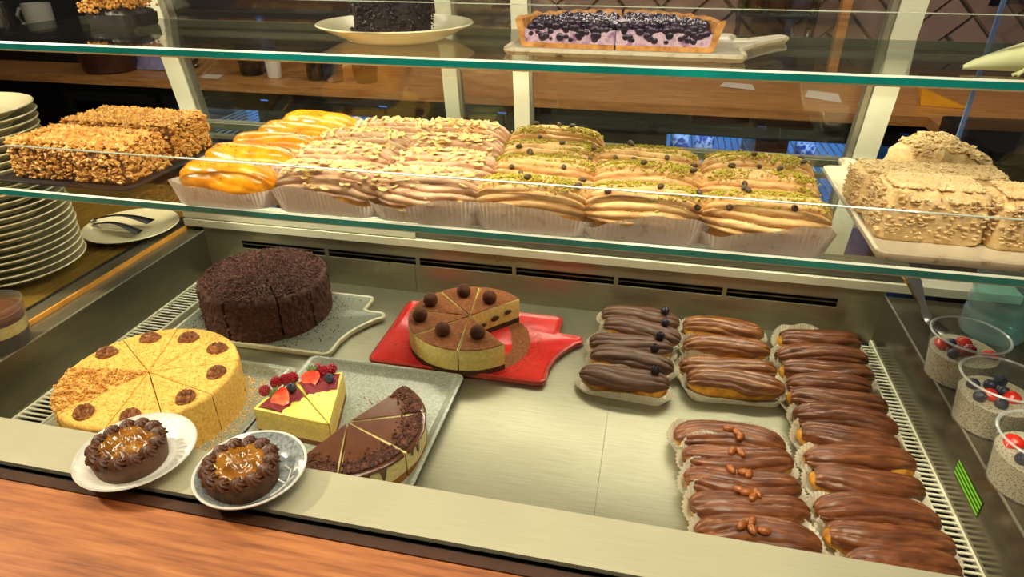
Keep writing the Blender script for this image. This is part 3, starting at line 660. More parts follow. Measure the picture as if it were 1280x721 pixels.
board('serving_board', 'cream glazed board under the mille-feuille on the right shelf', (.3475, .865, LZ), PI / 2, .31, .19, M['white_board'], M['brown_edge'], hy=.72, t=.010)
tb, _ = board('serving_board', 'cream glazed board with a long handle under the blueberry tart', (-.045, .898, TZ), 0, .285, .185, M['white_board'], M['brown_edge'], hy=.60, hl=.068, hw=.06, skew=.055, t=.008)
BT = .0085
def tray(name, lb, x0, x1, y0, y1, z, m, h=.016, cat='tray'):
    c = ((x0 + x1) / 2, (y0 + y1) / 2, z); t = thing(name, lb, cat, c); a, b = (x1 - x0) / 2, (y1 - y0) / 2
    L = []
    for d, zz in ((.012, 0), (.001, h - .002), (.001, h), (.003, h + .0008), (.006, h), (.008, h - .002), (.016, .005), (.02, .0035)):
        L.append(rrect(-a + d, a - d, -b + d, b - d, .012, zz))
    MB().loops(L).obj('tray_body', m, t); return t
tray('baking_tray', 'speckled grey tray under the two cut cheesecakes', -.520, -.252, .5035, .815, 0, M['tray'])
ht = tray('baking_tray', 'speckled grey tray with golden crumbs under the honey cake', -.815, -.5215, .5035, .776, 0, M['tray'])
tray('glass_tray', 'thin dark glass tray under the chopped nut cakes on the shelf', -.915, -.69, .712, .945, LZ, M['slate_dark'], .006)
TF = .0036
def plate(name, lb, loc, r, m, m2=None, emboss=False, deep=.016, cat='plate', foot=.6):
    p = thing(name, lb, cat, loc)
    def fn(rr, z, a):
        if emboss and rr > r * .62: z += .0009 * math.sin(a * 40 + (rr / r) * 40) * math.sin((rr / r - .62) / .38 * PI) * (1 if z > .004 else 0)
        return rr, z
    prof = [(0, .001), (r * foot, 0), (r * foot, .0015), (r * .97, deep - .002), (r, deep), (r * .985, deep + .0015), (r * .93, deep - .0008), (r * .8, deep * .62), (r * .68, .0052), (r * .6, .004), (0, .004)]
    if emboss: prof = prof[:6] + [(r * k, .004 + (deep - .004) * ((k - .6) / .385) ** 1.1) for k in (.95, .91, .87, .83, .79, .75, .71, .67, .63)] + [(r * .58, .004), (0, .004)]
    MB().lathe(prof, 160 if emboss else 56, (0, 0, 0), fn).obj('plate_body', m, p)
    return p
P1 = (-.5488, .4698 + .0, RIM); P2 = (-.4016, .4706, RIM)
plate('dessert_plate', 'white plate with embossed rim on the steel ledge, under the left caramel tart', (*P1[:2], RIM + .0005), .0655, M['white_china'], emboss=True, deep=.018)
p2 = plate('dessert_plate', 'blue-grey speckled plate with white line drawing, under the right caramel tart', (*P2[:2], RIM + .0005), .061, M['grey_glaze'], deep=.019)
mb = MB(); r = .061; deep = .019
mb.lathe([(r * .972, deep - .0017), (r * 1.003, deep - .0002), (r * 1.004, deep + .0012), (r * .985, deep + .0022), (r * .955, deep + .0008)], 56); mb.obj('glazed_rim', M['white_china'], p2)
def pz(rr): 
    k = rr / .061
    return .0048 if k < .6 else .0052 + (.019 * .62 - .0052) * (k - .68) / .12 if k < .8 else .019 * .62 + (.019 * .38) * (k - .8) / .13
sk = MB()
for pts in ([(.026, .004), (.034, .0), (.043, -.002), (.050, .004)], [(.034, -.022), (.040, -.012), (.043, -.002)], [(.026, .024), (.037, .018), (.043, -.002)]):
    Q = []
    for (ax, ay), (bx2, by2) in zip(pts, pts[1:]):
        for t in (0, .25, .5, .75): Q.append((ax + (bx2 - ax) * t, ay + (by2 - ay) * t))
    Q.append(pts[-1]); sk.tube([(x, y, max(.0045, pz(math.hypot(x, y))) + .0006) for x, y in Q], .0011, 5)
sk.obj('line_drawing', M['white_china'], p2)
tp = plate('dinner_plate', 'large cream plate under the dark cake on the top shelf', (-.362, .912, TZ), .108, M['cream_china'], deep=.020, foot=.62)
sp = plate('serving_plate', 'cream plate with serving tongs on the left counter behind the stack', (-1.0205, 1.039, RIM + .005), .0905, M['cream_china'], deep=.014)
# the tall stack of plates
NP_ = 23; prof = None
for k in range(NP_):
    z = RIM + .0045 + k * .0124; rr = .115 if k < 15 else .112 - .001 * (k % 3)
    lb = 'cream dinner plate, ' + (('topmost' if k == NP_ - 1 else 'lowest' if k == 0 else (ORD[NP_ - k] + ' from the top') if NP_ - k < 12 else (ORD[k + 1] + ' from the bottom'))) + ' of the tall stack at left'
    if k == 0:
        first = plate('dinner_plate', lb, (-1.11, .85, z), .115, M['cream_china'], deep=.0185, foot=.66); first['group'] = 'stacked cream plates at left'
    else:
        q = dup(first, (-1.11 + random.uniform(-.0025, .0025), .85 + random.uniform(-.002, .002), z), random.random() * 6, lb); q.scale = (rr / .115, rr / .115, 1)
# tongs on the serving plate
tg = thing('serving_tongs', 'silver cake tongs lying on the cream plate at left', 'tongs', (-1.03, 1.03, RIM + .012))
for s in (-1, 1):
    mb = MB(); P = []
    for i in range(10):
        t = i / 9; wd = .006 + .016 * max(0, t - .55); x = -.07 + .12 * t; y = s * (.004 + .014 * t); z = .010 + s * .004 + .012 * math.sin(t * PI)
        P.append([(x, y - wd, z), (x, y, z + .002), (x, y + wd, z), (x, y, z - .001)])
    mb.grid(P, cv=True).obj('blade', M['silver'], tg)
MB().tube([(-.068, -.006, .010), (-.078, 0, .010), (-.068, .006, .012)], .003).obj('spring', M['silver'], tg)

# ------------------------------------------------------------------ eclairs
def shell_pt(L, W, H, s, th, d=0.0, p=3.2):
    """point on a long bun: s in -1..1 along, th angle from straight up"""
    e = max(0.0, 1 - abs(s) ** p) ** (1 / 2.2)
    y = math.sin(th) * (W / 2 * e + d); c = math.cos(th)
    z = H * .42 + (H * .58 * e + d) * c if c > 0 else H * .42 + (H * .42) * e * c
    return s * (L / 2 + d), y, z
def make_shell(L, W, H, seed):
    P = []
    for i in range(25):
        s = -1 + 2 * i / 24; s = math.sin(s * PI / 2); row = []
        for j in range(20):
            th = 2 * PI * j / 20
            x, y, z = shell_pt(L, W, H, s, th)
            k = .0016 * nz(x, y, z, 60, seed) + .0007 * math.sin(th * 9 + seed)
            row.append((x * .985, y * (.96 + k * 10), max(0.0006, (z + k) if z < H * .42 else H * .42 + (z - H * .42) * .84 + k)))
        P.append(row)
    return MB().grid(P, cv=True).mesh('choux_shell', M['choux'])
def make_icing(L, W, H, seed, m, ridges=9, amp=.0011, span=1.35, d=.0022, wob=1.0, puff=1.0, swirl=0.0, name='icing', nu=44, nv=38, blunt=3.6, tail=(1.0, 0.0)):
    P = []; rnd = random.Random(seed); ph = [rnd.uniform(0, 6) for _ in range(4)]
    cen = rnd.uniform(-.12, .12)
    for i in range(nu + 1):
        s = -1 + 2 * i / nu; s = math.sin(s * PI / 2) * .985; s = s * tail[0] + tail[1]; row = []
        lim = span * (1 + (.16 if span < 1.6 else .05) * nz(s * 3, 0, seed, 1.0, seed) + .05 * math.sin(s * 9 + ph[1]))
        bow = .0025 * math.sin(s * 2 + ph[0]) * wob
        for j in range(nv + 1):
            v = -1 + 2 * j / nv; th = v * lim + cen * (1 - abs(v))
            edge = max(0.0, 1 - abs(v) ** 6)
            end = max(0.0, 1 - abs((s - tail[1]) / tail[0]) ** 8)
            rid = amp * (2 * abs(math.cos(th * ridges * .5 + .5 * wob * math.sin(s * 2.3 + ph[2]) + .55 * nz(s * 2.5, th, 0, 1.3, seed) + swirl * max(0, s - .5) * 4)) ** .6 - 1)
            rid *= .55 + .9 * abs(nz(th * 1.3, s * .8, seed, 1.0, seed))
            dd = d * puff * edge * (.35 + .65 * end) + rid * (.3 + .7 * edge) * (.4 + .6 * end) + .0007 * nz(s * L * 20, th, 0, 2.5, seed)
            x, y, z = shell_pt(L, W, H, s, th, dd, blunt)
            row.append((x, y + bow, z + .0004))
        P.append(row)
    return MB().grid(P).mesh(name, m)
def make_paper(L, W, h, seed, m, flare=.007, pleat=.0011, rear=0.0):
    n = 150; rows = []; rnd = random.Random(seed); ph = rnd.uniform(0, 6)
    def pt(k, off, z):
        # stadium outline walked by arc length
        a, r = L / 2 - W / 2 * .8, W / 2; per = 4 * a + 2 * PI * r; q = (k / n) * per
        if q < 2 * a: x, y, nx, ny = -a + q, -r, 0, -1
        elif q < 2 * a + PI * r:
            t = (q - 2 * a) / r - PI / 2; nx, ny = math.cos(t), math.sin(t); x, y = a + r * nx * .8, r * ny
        elif q < 4 * a + PI * r: x, y, nx, ny = a - (q - 2 * a - PI * r), r, 0, 1
        else:
            t = (q - 4 * a - PI * r) / r + PI / 2; nx, ny = math.cos(t), math.sin(t); x, y = -a + r * nx * .8, r * ny
        return x + nx * off, y + ny * off, z
    rows = [[(pt(k, -.006, .0003)[0] * .6, pt(k, -.006, .0003)[1] * .4, .0003) for k in range(n)]]
    for lv in (0, .08, .3, .6, .85, 1):
        row = []
        for k in range(n):
            a = 2 * PI * k / n
            hh = h * (1 + .28 * math.sin(a * 2 + ph) + .22 * nz(math.cos(a) * 1.5, math.sin(a) * 1.5, 0, 1.4, seed)) 
            hh *= 1 - .35 * abs(pt(k, 1, 0)[0] - pt(k, 0, 0)[0]) ** 2
            hh *= 1 + rear * max(0, -math.sin(2 * PI * (k + .5) / n))
            z = .0003 + lv * max(.006, hh)
            q_ = pt(k, 1, 0)[0] - pt(k, 0, 0)[0]
            zig = pleat * (.35 + .9 * abs(q_)) * lv * (1 if k % 2 else -1)
            wav = .002 * lv * nz(math.cos(a) * 3, math.sin(a) * 3, 0, 1, seed + 3)
            row.append(pt(k, flare * lv ** 1.2 + zig + wav - .003 * (1 - lv), z))
        rows.append(row)
    return MB().grid(rows, cv=True).mesh('paper_case', m, False)
def top_pt(L, W, H, s, th, d=.0025): return shell_pt(L, W, H, s, th, d, 3.6)

PROTO = {}
def eclair(kind, var, loc, rz, label, group, sx=1.0, extra=None):
    key = (kind, var)
    if key in PROTO:
        o = dup(PROTO[key], loc, rz, label, group); o.scale = (sx, 1, 1)
        return o
    t = thing('eclair', label, 'eclair', loc, rz, group); t.scale = (sx, 1, 1)
    sd = hash(kind) % 1 + var * 7.3 + len(kind) * 1.9
    rnd = random.Random(var * 31 + len(kind))
    zo = (0, 0, .0012)
    if kind in ('berry', 'plain', 'row', 'peanut'):
        L, W, H = .136, .046, .038
        if kind == 'peanut': L, W, H = .142, .047, .036
        if kind == 'row': L, W, H = .142, .044, .038
        put('choux_shell', make_shell(L, W, H, sd), t, zo)
        m = {'berry': 'dark_icing', 'plain': 'streak_icing', 'row': 'milk_icing', 'peanut': 'milk_icing'}[kind]
        put('icing', make_icing(L, W, H, sd, M[m], ridges=10, amp=.0016, span=1.32, d=.0030, wob=1.9, nv=52, tail=(.955, .035) if (kind == 'row' and var % 2 == 0) else (1.0, 0.0)), t, zo)
        put('paper_case', make_paper(L + .003, W + .004, {'peanut': .021, 'row': .019, 'plain': .019, 'berry': .018}[kind], sd, M['paper'], flare=.0065, rear={'peanut': .42, 'row': .5, 'plain': .35, 'berry': .2}[kind]), t)
    else:
        L, W, H = .142, .060, .050
        if kind == 'mango': H = .046
        put('choux_shell', make_shell(L, W, H * .8, sd), t, zo)
        m = {'mango': 'mango', 'almond': 'nougat', 'pistachio': 'pistachio'}[kind]
        if kind == 'mango': put('glaze', make_icing(L, W, H, sd, M[m], ridges=8, amp=.0016, span=1.75, d=.003, wob=2.2, name='glaze', nv=52), t, zo)
        else: put('piped_cream', make_icing(L, W, H, sd, M[m], ridges=19, amp=.0036, span=1.72, d=.0045, wob=2.2, swirl=1.0, name='piped_cream', nu=64, nv=128), t, zo)
        put('paper_case', make_paper(L + .010, W + .015, .030, sd, M['grey_paper'], flare=.004, pleat=.0009), t)
        mb = MB()
        if kind == 'mango':
            for k in range(70):
                s, th = rnd.uniform(-.9, .9), rnd.gauss(0, .55); x, y, z = top_pt(L, W, H, s, th, .0048); mb.chunk((x, y, z + .0006), rnd.uniform(.0007, .0015), rnd)
            mb.obj('cocoa_nibs', M['speck'], t, False, kind='stuff')
        elif kind == 'almond':
            for k in range(105):
                s, th = rnd.uniform(-.85, .7), rnd.gauss(0, .5); x, y, z = top_pt(L, W, H, s, th, .0088); mb.flake((x, y, z), rnd.uniform(.0030, .0050), rnd, .35 if var < 3 else .9)
            mb.obj('almond_flakes', M['almond'], t, False, kind='stuff')
        else:
            for c_ in range(9):
                cs, ct = rnd.uniform(-.75, .7), rnd.gauss(0, .4)
                for k in range(70):
                    s, th = rnd.gauss(cs, .17), rnd.gauss(ct, .17)
                    if abs(s) < .9:
                        x, y, z = top_pt(L, W, H, s, th, .0085); mb.chunk((x, y, z), rnd.uniform(.0009, .0026), rnd)
            mb.obj('pistachio_crumbs', M['pist_crumb'], t, False, kind='stuff')
            for k in range(4):
                s, th = rnd.uniform(-.6, .8), rnd.gauss(0, .45); x, y, z = top_pt(L, W, H, s, th, .0085)
                n_ = MB().sphere((0, 0, 0), .0042, 8, 6, (1.3, .8, .8)).obj('pistachio_kernel', M['pist_nut'], t, True, (x, y, z + .003)); n_.rotation_euler = (0, 0, rnd.uniform(0, 3))
    PROTO[key] = t
    return t
def blueberry_mesh(r=.0062, m='blueberry'):
    mb = MB(); mb.lathe([(0, -r), (r * .5, -r * .87), (r * .87, -r * .5), (r, 0), (r * .9, r * .42), (r * .62, r * .78), (r * .42, r * .9), (r * .34, r * .98), (r * .26, r * .84), (0, r * .7)], 14, (0, 0, 0), lambda rr, z, a: (rr * (1 + .14 * math.cos(5 * a) if z > r * .8 and rr > 0 else rr * 0 + 1), z) if False else ((rr * (1 + .16 * math.cos(5 * a)), z) if r * .8 < z else (rr, z)))
    return mb.mesh('blueberry', M[m])
BB = blueberry_mesh(.0076); BB2 = blueberry_mesh(.0075, 'berry_matte')
PN = MB().sphere((0, 0, 0), .006, 12, 8, (1.35, .8, .75)).mesh('peanut', M['peanut'])
def ends(p, q, z=.028):
    a, b = bz(*p, z), bz(*q, z); c = (a + b) / 2; d = b - a
    return c[0], c[1], math.atan2(d[1], d[0]), float(np.hypot(d[0], d[1]))
# five with a blueberry
E1 = [((751.6, 392), (850, 400.5)), ((754, 404), (852, 421.5)), ((736.3, 426), (841.8, 434.5)), ((737.5, 442.6), (843, 456.7)), ((724.6, 463.7), (837, 482.5))]
bpx = [(831, 391.5), (831, 406), (825, 422.5), (818, 438.5), (819, 465.5)]
for i, (a, b) in enumerate(E1):
    x, y, rz, l = ends(a, b, .026); k = 5 - i
    wh = ['front', 'second from the front', 'third from the front', 'fourth from the front', 'rearmost'][4 - i]
    t = eclair('berry', i % 3 + (10 if i > 2 else 0), (x, y, 0), rz, 'dull chocolate eclair topped with one blueberry, ' + wh + ' of its row', 'blueberry eclairs', l / .138)
    q = bz(*bpx[i], .042); v = Matrix.Rotation(-rz, 3, 'Z') @ Vector((q[0] - x, q[1] - y, 0)); v.x = v.x / (l / .138); v.y = max(-.012, min(.012, v.y))
    put('blueberry', BB, t, (v.x, v.y, .0470))
E2 = [((853.5, 406), (955, 414.5)), ((854.7, 431), (962.5, 435.6)), ((849, 456.7), (972, 462.6)), ((859, 473), (981, 482.5))]
for i, (a, b) in enumerate(E2):
    x, y, rz, l = ends(a, b, .026)
    eclair('plain', i % 3, (x, y, 0), rz, 'streaky chocolate eclair in the middle back row, ' + ['rearmost', 'third from the front', 'second from the front', 'front one'][i], 'plain eclairs in the middle', l / .138)
E3 = [((971.4, 420), (1078, 426.7)), ((969, 442), (1085, 446.8)), ((973.7, 458), (1094, 469)), ((982.6, 475.7), (1091.7, 486.9)), ((982.6, 491), (1111.8, 509)), ((991.5, 513.6), (1123, 533.6)),
      ((996, 535.9), (1127, 558)), ((1004.9, 567), (1147, 580)), ((1011.5, 591.5), (1158.5, 613.8)), ((1018, 631.6), (1176, 649.4)), ((1029, 662.8), (1196, 682.9)), ((1056, 697), (1205, 716))]
for i, (a, b) in enumerate(E3):
    x, y, rz, l = ends(a, b, .027)
    eclair('row', i % 4, (x, y, 0), rz, 'milk chocolate eclair in the long right-hand row, ' + ('rearmost by the back wall' if i == 0 else 'last one, half hidden by the front ledge' if i == 11 else ORD[i + 1] + ' from the back wall'), 'eclairs in the long right-hand row', l / .143)
E4 = [((842, 538), (982.6, 553.7)), ((853, 567), (993.7, 576)), ((855.6, 596), (1002.6, 607)), ((862, 627), (1013.8, 638)), ((869, 660.6), (1027, 676))]
npx = [[(911, 536), (927, 551), (922, 541)], [(915, 564), (926, 566)], [(914, 587), (930, 591), (936, 593)], [(924, 612), (941, 622), (946, 617), (933, 616)], [(927, 657), (940, 662), (955, 664), (940, 652)]]
for i, (a, b) in enumerate(E4):
    x, y, rz, l = ends(a, b, .027)
    t = eclair('peanut', i, (x, y, 0), rz, 'milk chocolate eclair with glazed peanuts, ' + ['rearmost', 'fourth from the front', 'third from the front', 'second from the front', 'nearest the front ledge'][i], 'peanut eclairs', l / .143)
    for n_, q in enumerate(npx[i]):
        q = bz(*q, .042); v = Matrix.Rotation(-rz, 3, 'Z') @ Vector((q[0] - x, q[1] - y, 0)); v.y = max(-.014, min(.014, v.y))
        o = put('peanut', PN, t, (v.x / (l / .143), v.y, .0435 - 8 * v.y ** 2)); o.rotation_euler = (0, 0, n_ * 1.1 + i)
# lower shelf columns
COLS = [('mango', 'glossy orange mango eclair with cocoa specks', 'orange mango eclairs', [(-.543, .735), (-.556, .808), (-.556, .876), (-.55, .938), (-.547, 1.003)], (0, 1, 2, 1, 0)),
        ('almond', 'beige cream eclair with almond flakes in the left almond column', 'left column of almond eclairs', [(-.396, .737), (-.414, .818), (-.412, .888), (-.388, .955)], (0, 1, 3, 3)),
        ('almond', 'beige cream eclair with almond flakes in the right almond column', 'right column of almond eclairs', [(-.264, .737), (-.267, .817), (-.274, .890), (-.283, .967)], (2, 1, 0, 4)),
        ('pistachio', 'peach cream eclair with pistachio crumbs in the left pistachio column', 'left column of pistachio eclairs', [(-.132, .737), (-.131, .824), (-.135, .888), (-.140, .966)], (0, 1, 2, 3)),
        ('pistachio', 'peach cream eclair with pistachio crumbs in the middle pistachio column', 'middle column of pistachio eclairs', [(0, .738), (.001, .822), (-.003, .892)], (2, 0, 1)),
        ('pistachio', 'peach cream eclair with pistachio crumbs in the right pistachio column', 'right column of pistachio eclairs', [(.134, .738), (.135, .820), (.141, .888)], (1, 3, 0))]
for kind, lb, grp, pts, var in COLS:
    n = len(pts)
    for i, (x, y) in enumerate(pts):
        wh = 'front one' if i == 0 else 'rearmost' if i == n - 1 else ORD[i + 1] + ' from the front'
        eclair(kind, var[i], (x, y, LZ + .0002), random.uniform(-.03, .03) + (PI if (kind == 'mango' and i % 2) else 0), lb + ', ' + wh, grp, 1.0)

# ------------------------------------------------------------------ cakes cut into slices
def wedge(R, h, a0, a1, seed, rc=.006, amp=.0012, fs=120, nr=16, na=20, nzv=10, gap=.0008, z0=0.0):
    """returns coat grid (top + side) and the two cut-face grids, about the cake centre"""
    prof = [(R * k / nr, h) for k in range(nr)]
    prof = [(r, z) for r, z in prof if r < R - rc] + [(R - rc + rc * math.sin(t), h - rc + rc * math.cos(t)) for t in (0, .4, .8, 1.2, PI / 2)]
    prof += [(R, (h - rc) * (1 - k / nzv) + z0 * (k / nzv)) for k in range(1, nzv + 1)]
    am = (a0 + a1) / 2; sh = (math.cos(am) * gap / max(.2, math.sin((a1 - a0) / 2)), math.sin(am) * gap / max(.2, math.sin((a1 - a0) / 2)))
    P = []
    for i in range(na + 1):
        a = a0 + (a1 - a0) * i / na; row = []
        for k, (r, z) in enumerate(prof):
            top = k < len(prof) - nzv - 3
            x, y = r * math.cos(a), r * math.sin(a)
            d = amp * (nz(x, y, z, fs, seed) + .6 * nz(x, y, z, fs * 2.3, seed + 5)) if k < len(prof) - 1 else 0
            edge = min(1, min(i, na - i) / 2 + .25)
            if top: z = z + d * edge - (.0016 if i in (0, na) else 0)
            else: x += math.cos(a) * d; y += math.sin(a) * d
            row.append((x + sh[0], y + sh[1], z))
        P.append(row)
    def cut(row):
        G = []
        tops = [q for q in row if True]
        cut_rows = []
        for q in tops[:len(prof) - nzv]:
            cut_rows.append([(q[0], q[1], z0 + (q[2] - z0) * (1 - j / 8)) for j in range(9)])
        return cut_rows
    return P, cut(P[0]), cut(P[-1])
def slice_thing(name, label, cat, cx, cy, cz, R, h, a0, a1, seed, coat, cutm, group, coat_name='frosting', cut_name='sponge', out=0.0, **kw):
    P, c0, c1 = wedge(R, h, a0, a1, seed, **kw)
    am = (a0 + a1) / 2; gx, gy = R * .55 * math.cos(am), R * .55 * math.sin(am)
    t = thing(name, label, cat, (cx + gx + out * math.cos(am), cy + gy + out * math.sin(am), cz), 0, group)
    mv = lambda G: [[(x - gx, y - gy, z) for x, y, z in r] for r in G]
    MB().grid(mv(P)).obj(coat_name, coat, t)
    MB().grid(mv(c0)).grid(mv(c1)).obj(cut_name, cutm, t)
    t['_'] = 0; del t['_']
    return t, gx, gy
D2R = math.radians
def pol(a, r): return r * math.cos(a), r * math.sin(a)
# chocolate crumb cake
CC, CR, CH = (-.670, .941), .1095, .080
cuts = [-48, -17, 29, 75, 122, 157, 191, 228, 265, 312]
names = ['front right', 'right', 'rear right', 'rear, right of the back cut', 'rear left', 'left', 'left front', 'front left', 'front centre']
rs = random.Random(3)
for k in range(9):
    a0, a1 = D2R(cuts[k]), D2R(cuts[k + 1])
    t, gx, gy = slice_thing('cake_slice', 'dark chocolate crumb cake slice, ' + names[k] + ' of the whole cake', 'cake', *CC, BT, CR, CH, a0, a1, k * 3.1, M['choc_crumb'], M['choc_cut'], 'chocolate crumb cake slices', 'crumb_coating', 'sponge', amp=.0032, fs=150, gap=.0014, rc=.009, na=44, nr=30, nzv=22)
    mb = MB()
    for q in range(950):
        a = rs.uniform(a0 + .02, a1 - .02)
        if rs.random() < .5: r = CR * math.sqrt(rs.random()) * .97; z = CH + .0014; 
        else: r = CR + .0012; z = rs.uniform(.002, CH - .004)
        x, y = pol(a, r); mb.chunk((x - gx, y - gy, z), rs.uniform(.0012, .0024) * (1.6 if rs.random() < .3 else 1), rs)
    mb.obj('crumbs', M['choc_crumb2'], t, False, kind='stuff')
mb = MB()
for q in range(330):
    a = rs.uniform(-1.2, .8) if q < 240 else rs.uniform(3.3, 4.2); r = CR + .003 + abs(rs.gauss(0, .026)); x, y = CC[0] + math.cos(a) * r, CC[1] + math.sin(a) * r
    if -.80 < x < -.506 and .833 < y < 1.02: mb.chunk((x, y, BT + .0006), rs.uniform(.0007, .002), rs)
o = mb.obj('cake_crumbs', M['choc_crumb2'], None, False, kind='stuff'); tag(o, 'dark chocolate crumbs scattered on the grey board', 'crumbs')
# honey cake
HC, HR, HH = (-.6856, .650), .1215, .068
hb = [-12, 27, 68, 108, 146, 186, 243, 283, 316, 348]
wal = [10, 49, 89, 127, 164, None, 258, 296, 335]; wr = [.101, .097, .09, .096, .098, 0, .102, .105, .102]
hn = ['right', 'rear right', 'rear', 'rear left', 'left rear', 'left, covered in chopped nuts', 'front left', 'front, behind the white plate', 'front right']
def walnut_mesh(seed):
    P = []
    for i in range(44):
        a = 2 * PI * i / 44; row = []
        for j in range(20):
            b = PI / 2 * j / 19; x, y, z = math.cos(a) * math.cos(b), math.sin(a) * math.cos(b), math.sin(b)
            f = .30 * (1 - 3.2 * abs(nz(x, y, z, 2.7, seed))) * (.25 + z)
            groove = -.45 * math.exp(-(y / .10) ** 2) * (.2 + z)
            row.append((x * .0118 * (1 + .25 * f), y * .0096 * (1 + .25 * f), max(0, z * .0075 * (1 + f + groove)) + .0002))
        P.append(row)
    return MB().grid(P, cu=True).mesh('walnut', M['walnut'])
WN = [walnut_mesh(1.0), walnut_mesh(4.2)]
for k in range(9):
    a0, a1 = D2R(hb[k]), D2R(hb[k + 1]); nuts = wal[k] is None
    t, gx, gy = slice_thing('cake_slice', 'yellow honey cake slice ' + ('' if nuts else 'with a walnut, ') + hn[k] + ' of the cake', 'cake', *HC, TF, HR, HH, a0, a1, 40 + k * 2.7, M['honey'], M['honey_cut'], 'honey cake slices', 'crumb_coating', 'layers', amp=.0014, fs=140, gap=.0006, rc=.006)
    if nuts:
        mb = MB()
        for q in range(460):
            a = rs.uniform(a0 + .03, a1 - .03); r = HR * math.sqrt(rs.random()) * .99
            x, y = pol(a, r); mb.chunk((x - gx, y - gy, HH + .001 + .003 * rs.random()), rs.uniform(.0016, .0038), rs)
        for q in range(160):
            a = rs.uniform(a0 + .03, a1 - .03); x, y = pol(a, HR + .001); mb.chunk((x - gx, y - gy, rs.uniform(.01, HH)), rs.uniform(.0015, .0035), rs)
        mb.obj('chopped_nuts', M['nuts'], t, False, kind='stuff')
    else:
        x, y = pol(D2R(wal[k]), wr[k]); o = put('walnut', WN[k % 2], t, (x - gx, y - gy, HH - .0008)); o.rotation_euler = (0, 0, rs.uniform(0, 3)); o.scale = (1.35, 1.35, 1.3)
    mb = MB()
    for q in range(420):
        a = rs.uniform(a0 + .02, a1 - .02)
        if rs.random() < .6: r = HR * math.sqrt(rs.random()) * .96; z = HH + .0006
        else: r = HR; z = rs.uniform(.002, HH - .006)
        x, y = pol(a, r); mb.chunk((x - gx, y - gy, z), rs.uniform(.0006, .0016), rs)
    mb.obj('crumbs', M['honey_bits'], t, False, kind='stuff')
mb = MB()
for q in range(900):
    a = rs.uniform(-1.0, .9) if q < 700 else rs.uniform(3.0, 4.2); r = HR + .001 + abs(rs.gauss(0, .022)); x, y = HC[0] + math.cos(a) * r, HC[1] + math.sin(a) * r
    if -.795 < x < -.545 and .526 < y < .75: mb.chunk((x, y, TF + .0005), rs.uniform(.0006, .002), rs)
o = mb.obj('cake_crumbs', M['honey_bits'], None, False, kind='stuff'); tag(o, 'golden cake crumbs strewn over the grey tray beside the honey cake', 'crumbs')
# tiramisu cheesecake, six of eight slices left
TC, TR, TH = (-.274, .924), .103, .050
tn = ['right rear with the cut face showing fruit', 'rear', 'rear left', 'left', 'front left', 'front right next to the gap']
ta = [47, 95, 136, 180, 226, 275, 318]
tz = [(.077, 72), (.076, 115), (.078, 158), (.077, 203), (.078, 250), (.072, 298)]
tpx = [(612, 371), (579.5, 363), (538, 374), (525, 393), (553, 411), (597, 414.5)]
trf = MB(); trf.sphere((0, 0, 0), .0128, 16, 12); trf.v = [(x * (1 + .06 * nz(x, y, z, 180)), y * (1 + .06 * nz(x, y, z, 180, 2)), z * (1 + .05 * nz(x, y, z, 150, 4))) for x, y, z in trf.v]
TRF = trf.mesh('truffle', M['truffle'])
for k in range(6):
    a0, a1 = D2R(ta[k]), D2R(ta[k + 1])
    t, gx, gy = slice_thing('cake_slice', 'tiramisu cheesecake slice with a cocoa truffle, ' + tn[k], 'cake', *TC, BT, TR, TH - .0015, a0, a1, 70 + k, M['tira_cut'], M['tira_cut'], 'tiramisu cheesecake slices', 'side', 'cut_face', amp=.0006, fs=60, rc=.002, gap=.0009)
    P, _, _ = wedge(TR, TH, a0 + .012, a1 - .012, 70 + k, rc=.0015, amp=.0005, fs=90, gap=.0009)
    P = [[(x - gx, y - gy, z) for x, y, z in r[:-10]] for r in P]
    lo_ = [[(x, y, z - .002) for x, y, z in r] for r in P]
    MB().grid(P).obj('cocoa_top', M['cocoa'], t)
    q = bz(*tpx[k], BT + TH + .010); put('truffle', TRF, t, (q[0] - TC[0] - gx, q[1] - TC[1] - gy, TH + .0095))
    if k in (0, 5):
        if k == 0: dots = [(a0, .028, .022, .007), (a0, .052, .027, .009), (a0, .080, .031, .008)]
        elif k == 5: dots = [(a1, .060, .024, .006)]
        else: dots = []
        for a, d, z, r in dots:
            mb = MB().sphere((0, 0, 0), r, 10, 7, (1, .22, .62)); mb.v = [(x + .0012 * nz(x, y, z_, 220), y, z_ + .002 * nz(x, y, z_, 160, d)) for x, y, z_ in mb.v]
            o = mb.obj('soaked_biscuit', M['tart_shell'], t, True, (math.cos(a) * d - gx + .0008 * (1 if k == 0 else 0), math.sin(a) * d - gy - .0012 if k == 0 else math.sin(a) * d - gy, z)); o.rotation_euler = (0, 0, a)
mb = MB()
for q in range(1500):
    a = rs.uniform(-2.9, .5); r = TR + .002 + abs(rs.gauss(0, .03)) if q < 900 else rs.uniform(.075, .125)
    if q >= 900: a = rs.uniform(-.95, .75)
    x, y = TC[0] + math.cos(a) * r, TC[1] + math.sin(a) * r
    if -.415 < x < -.14 and .834 < y < 1.02: mb.chunk((x, y, BT + .0004), rs.uniform(.0004, .0011), rs)
o = mb.obj('cocoa_dust', M['cocoa'], None, False, kind='stuff'); tag(o, 'brown cocoa dust spilled on the red board', 'cocoa powder')
dm = MB(); P = []
for i in range(30):
    a = D2R(-75 + 145 * i / 29); row = []
    for j in range(6):
        r = .090 + .022 * (j / 5 - .5) * 2 * (.7 + .3 * nz(a, j, 0, 2)); row.append((TC[0] + math.cos(a) * r, TC[1] + math.sin(a) * r, BT + .0004))
    P.append(row)
dm.grid([[q for q in r] for r in P if True]).grid([[(x, y, z - .0003) for x, y, z in r] for r in P])
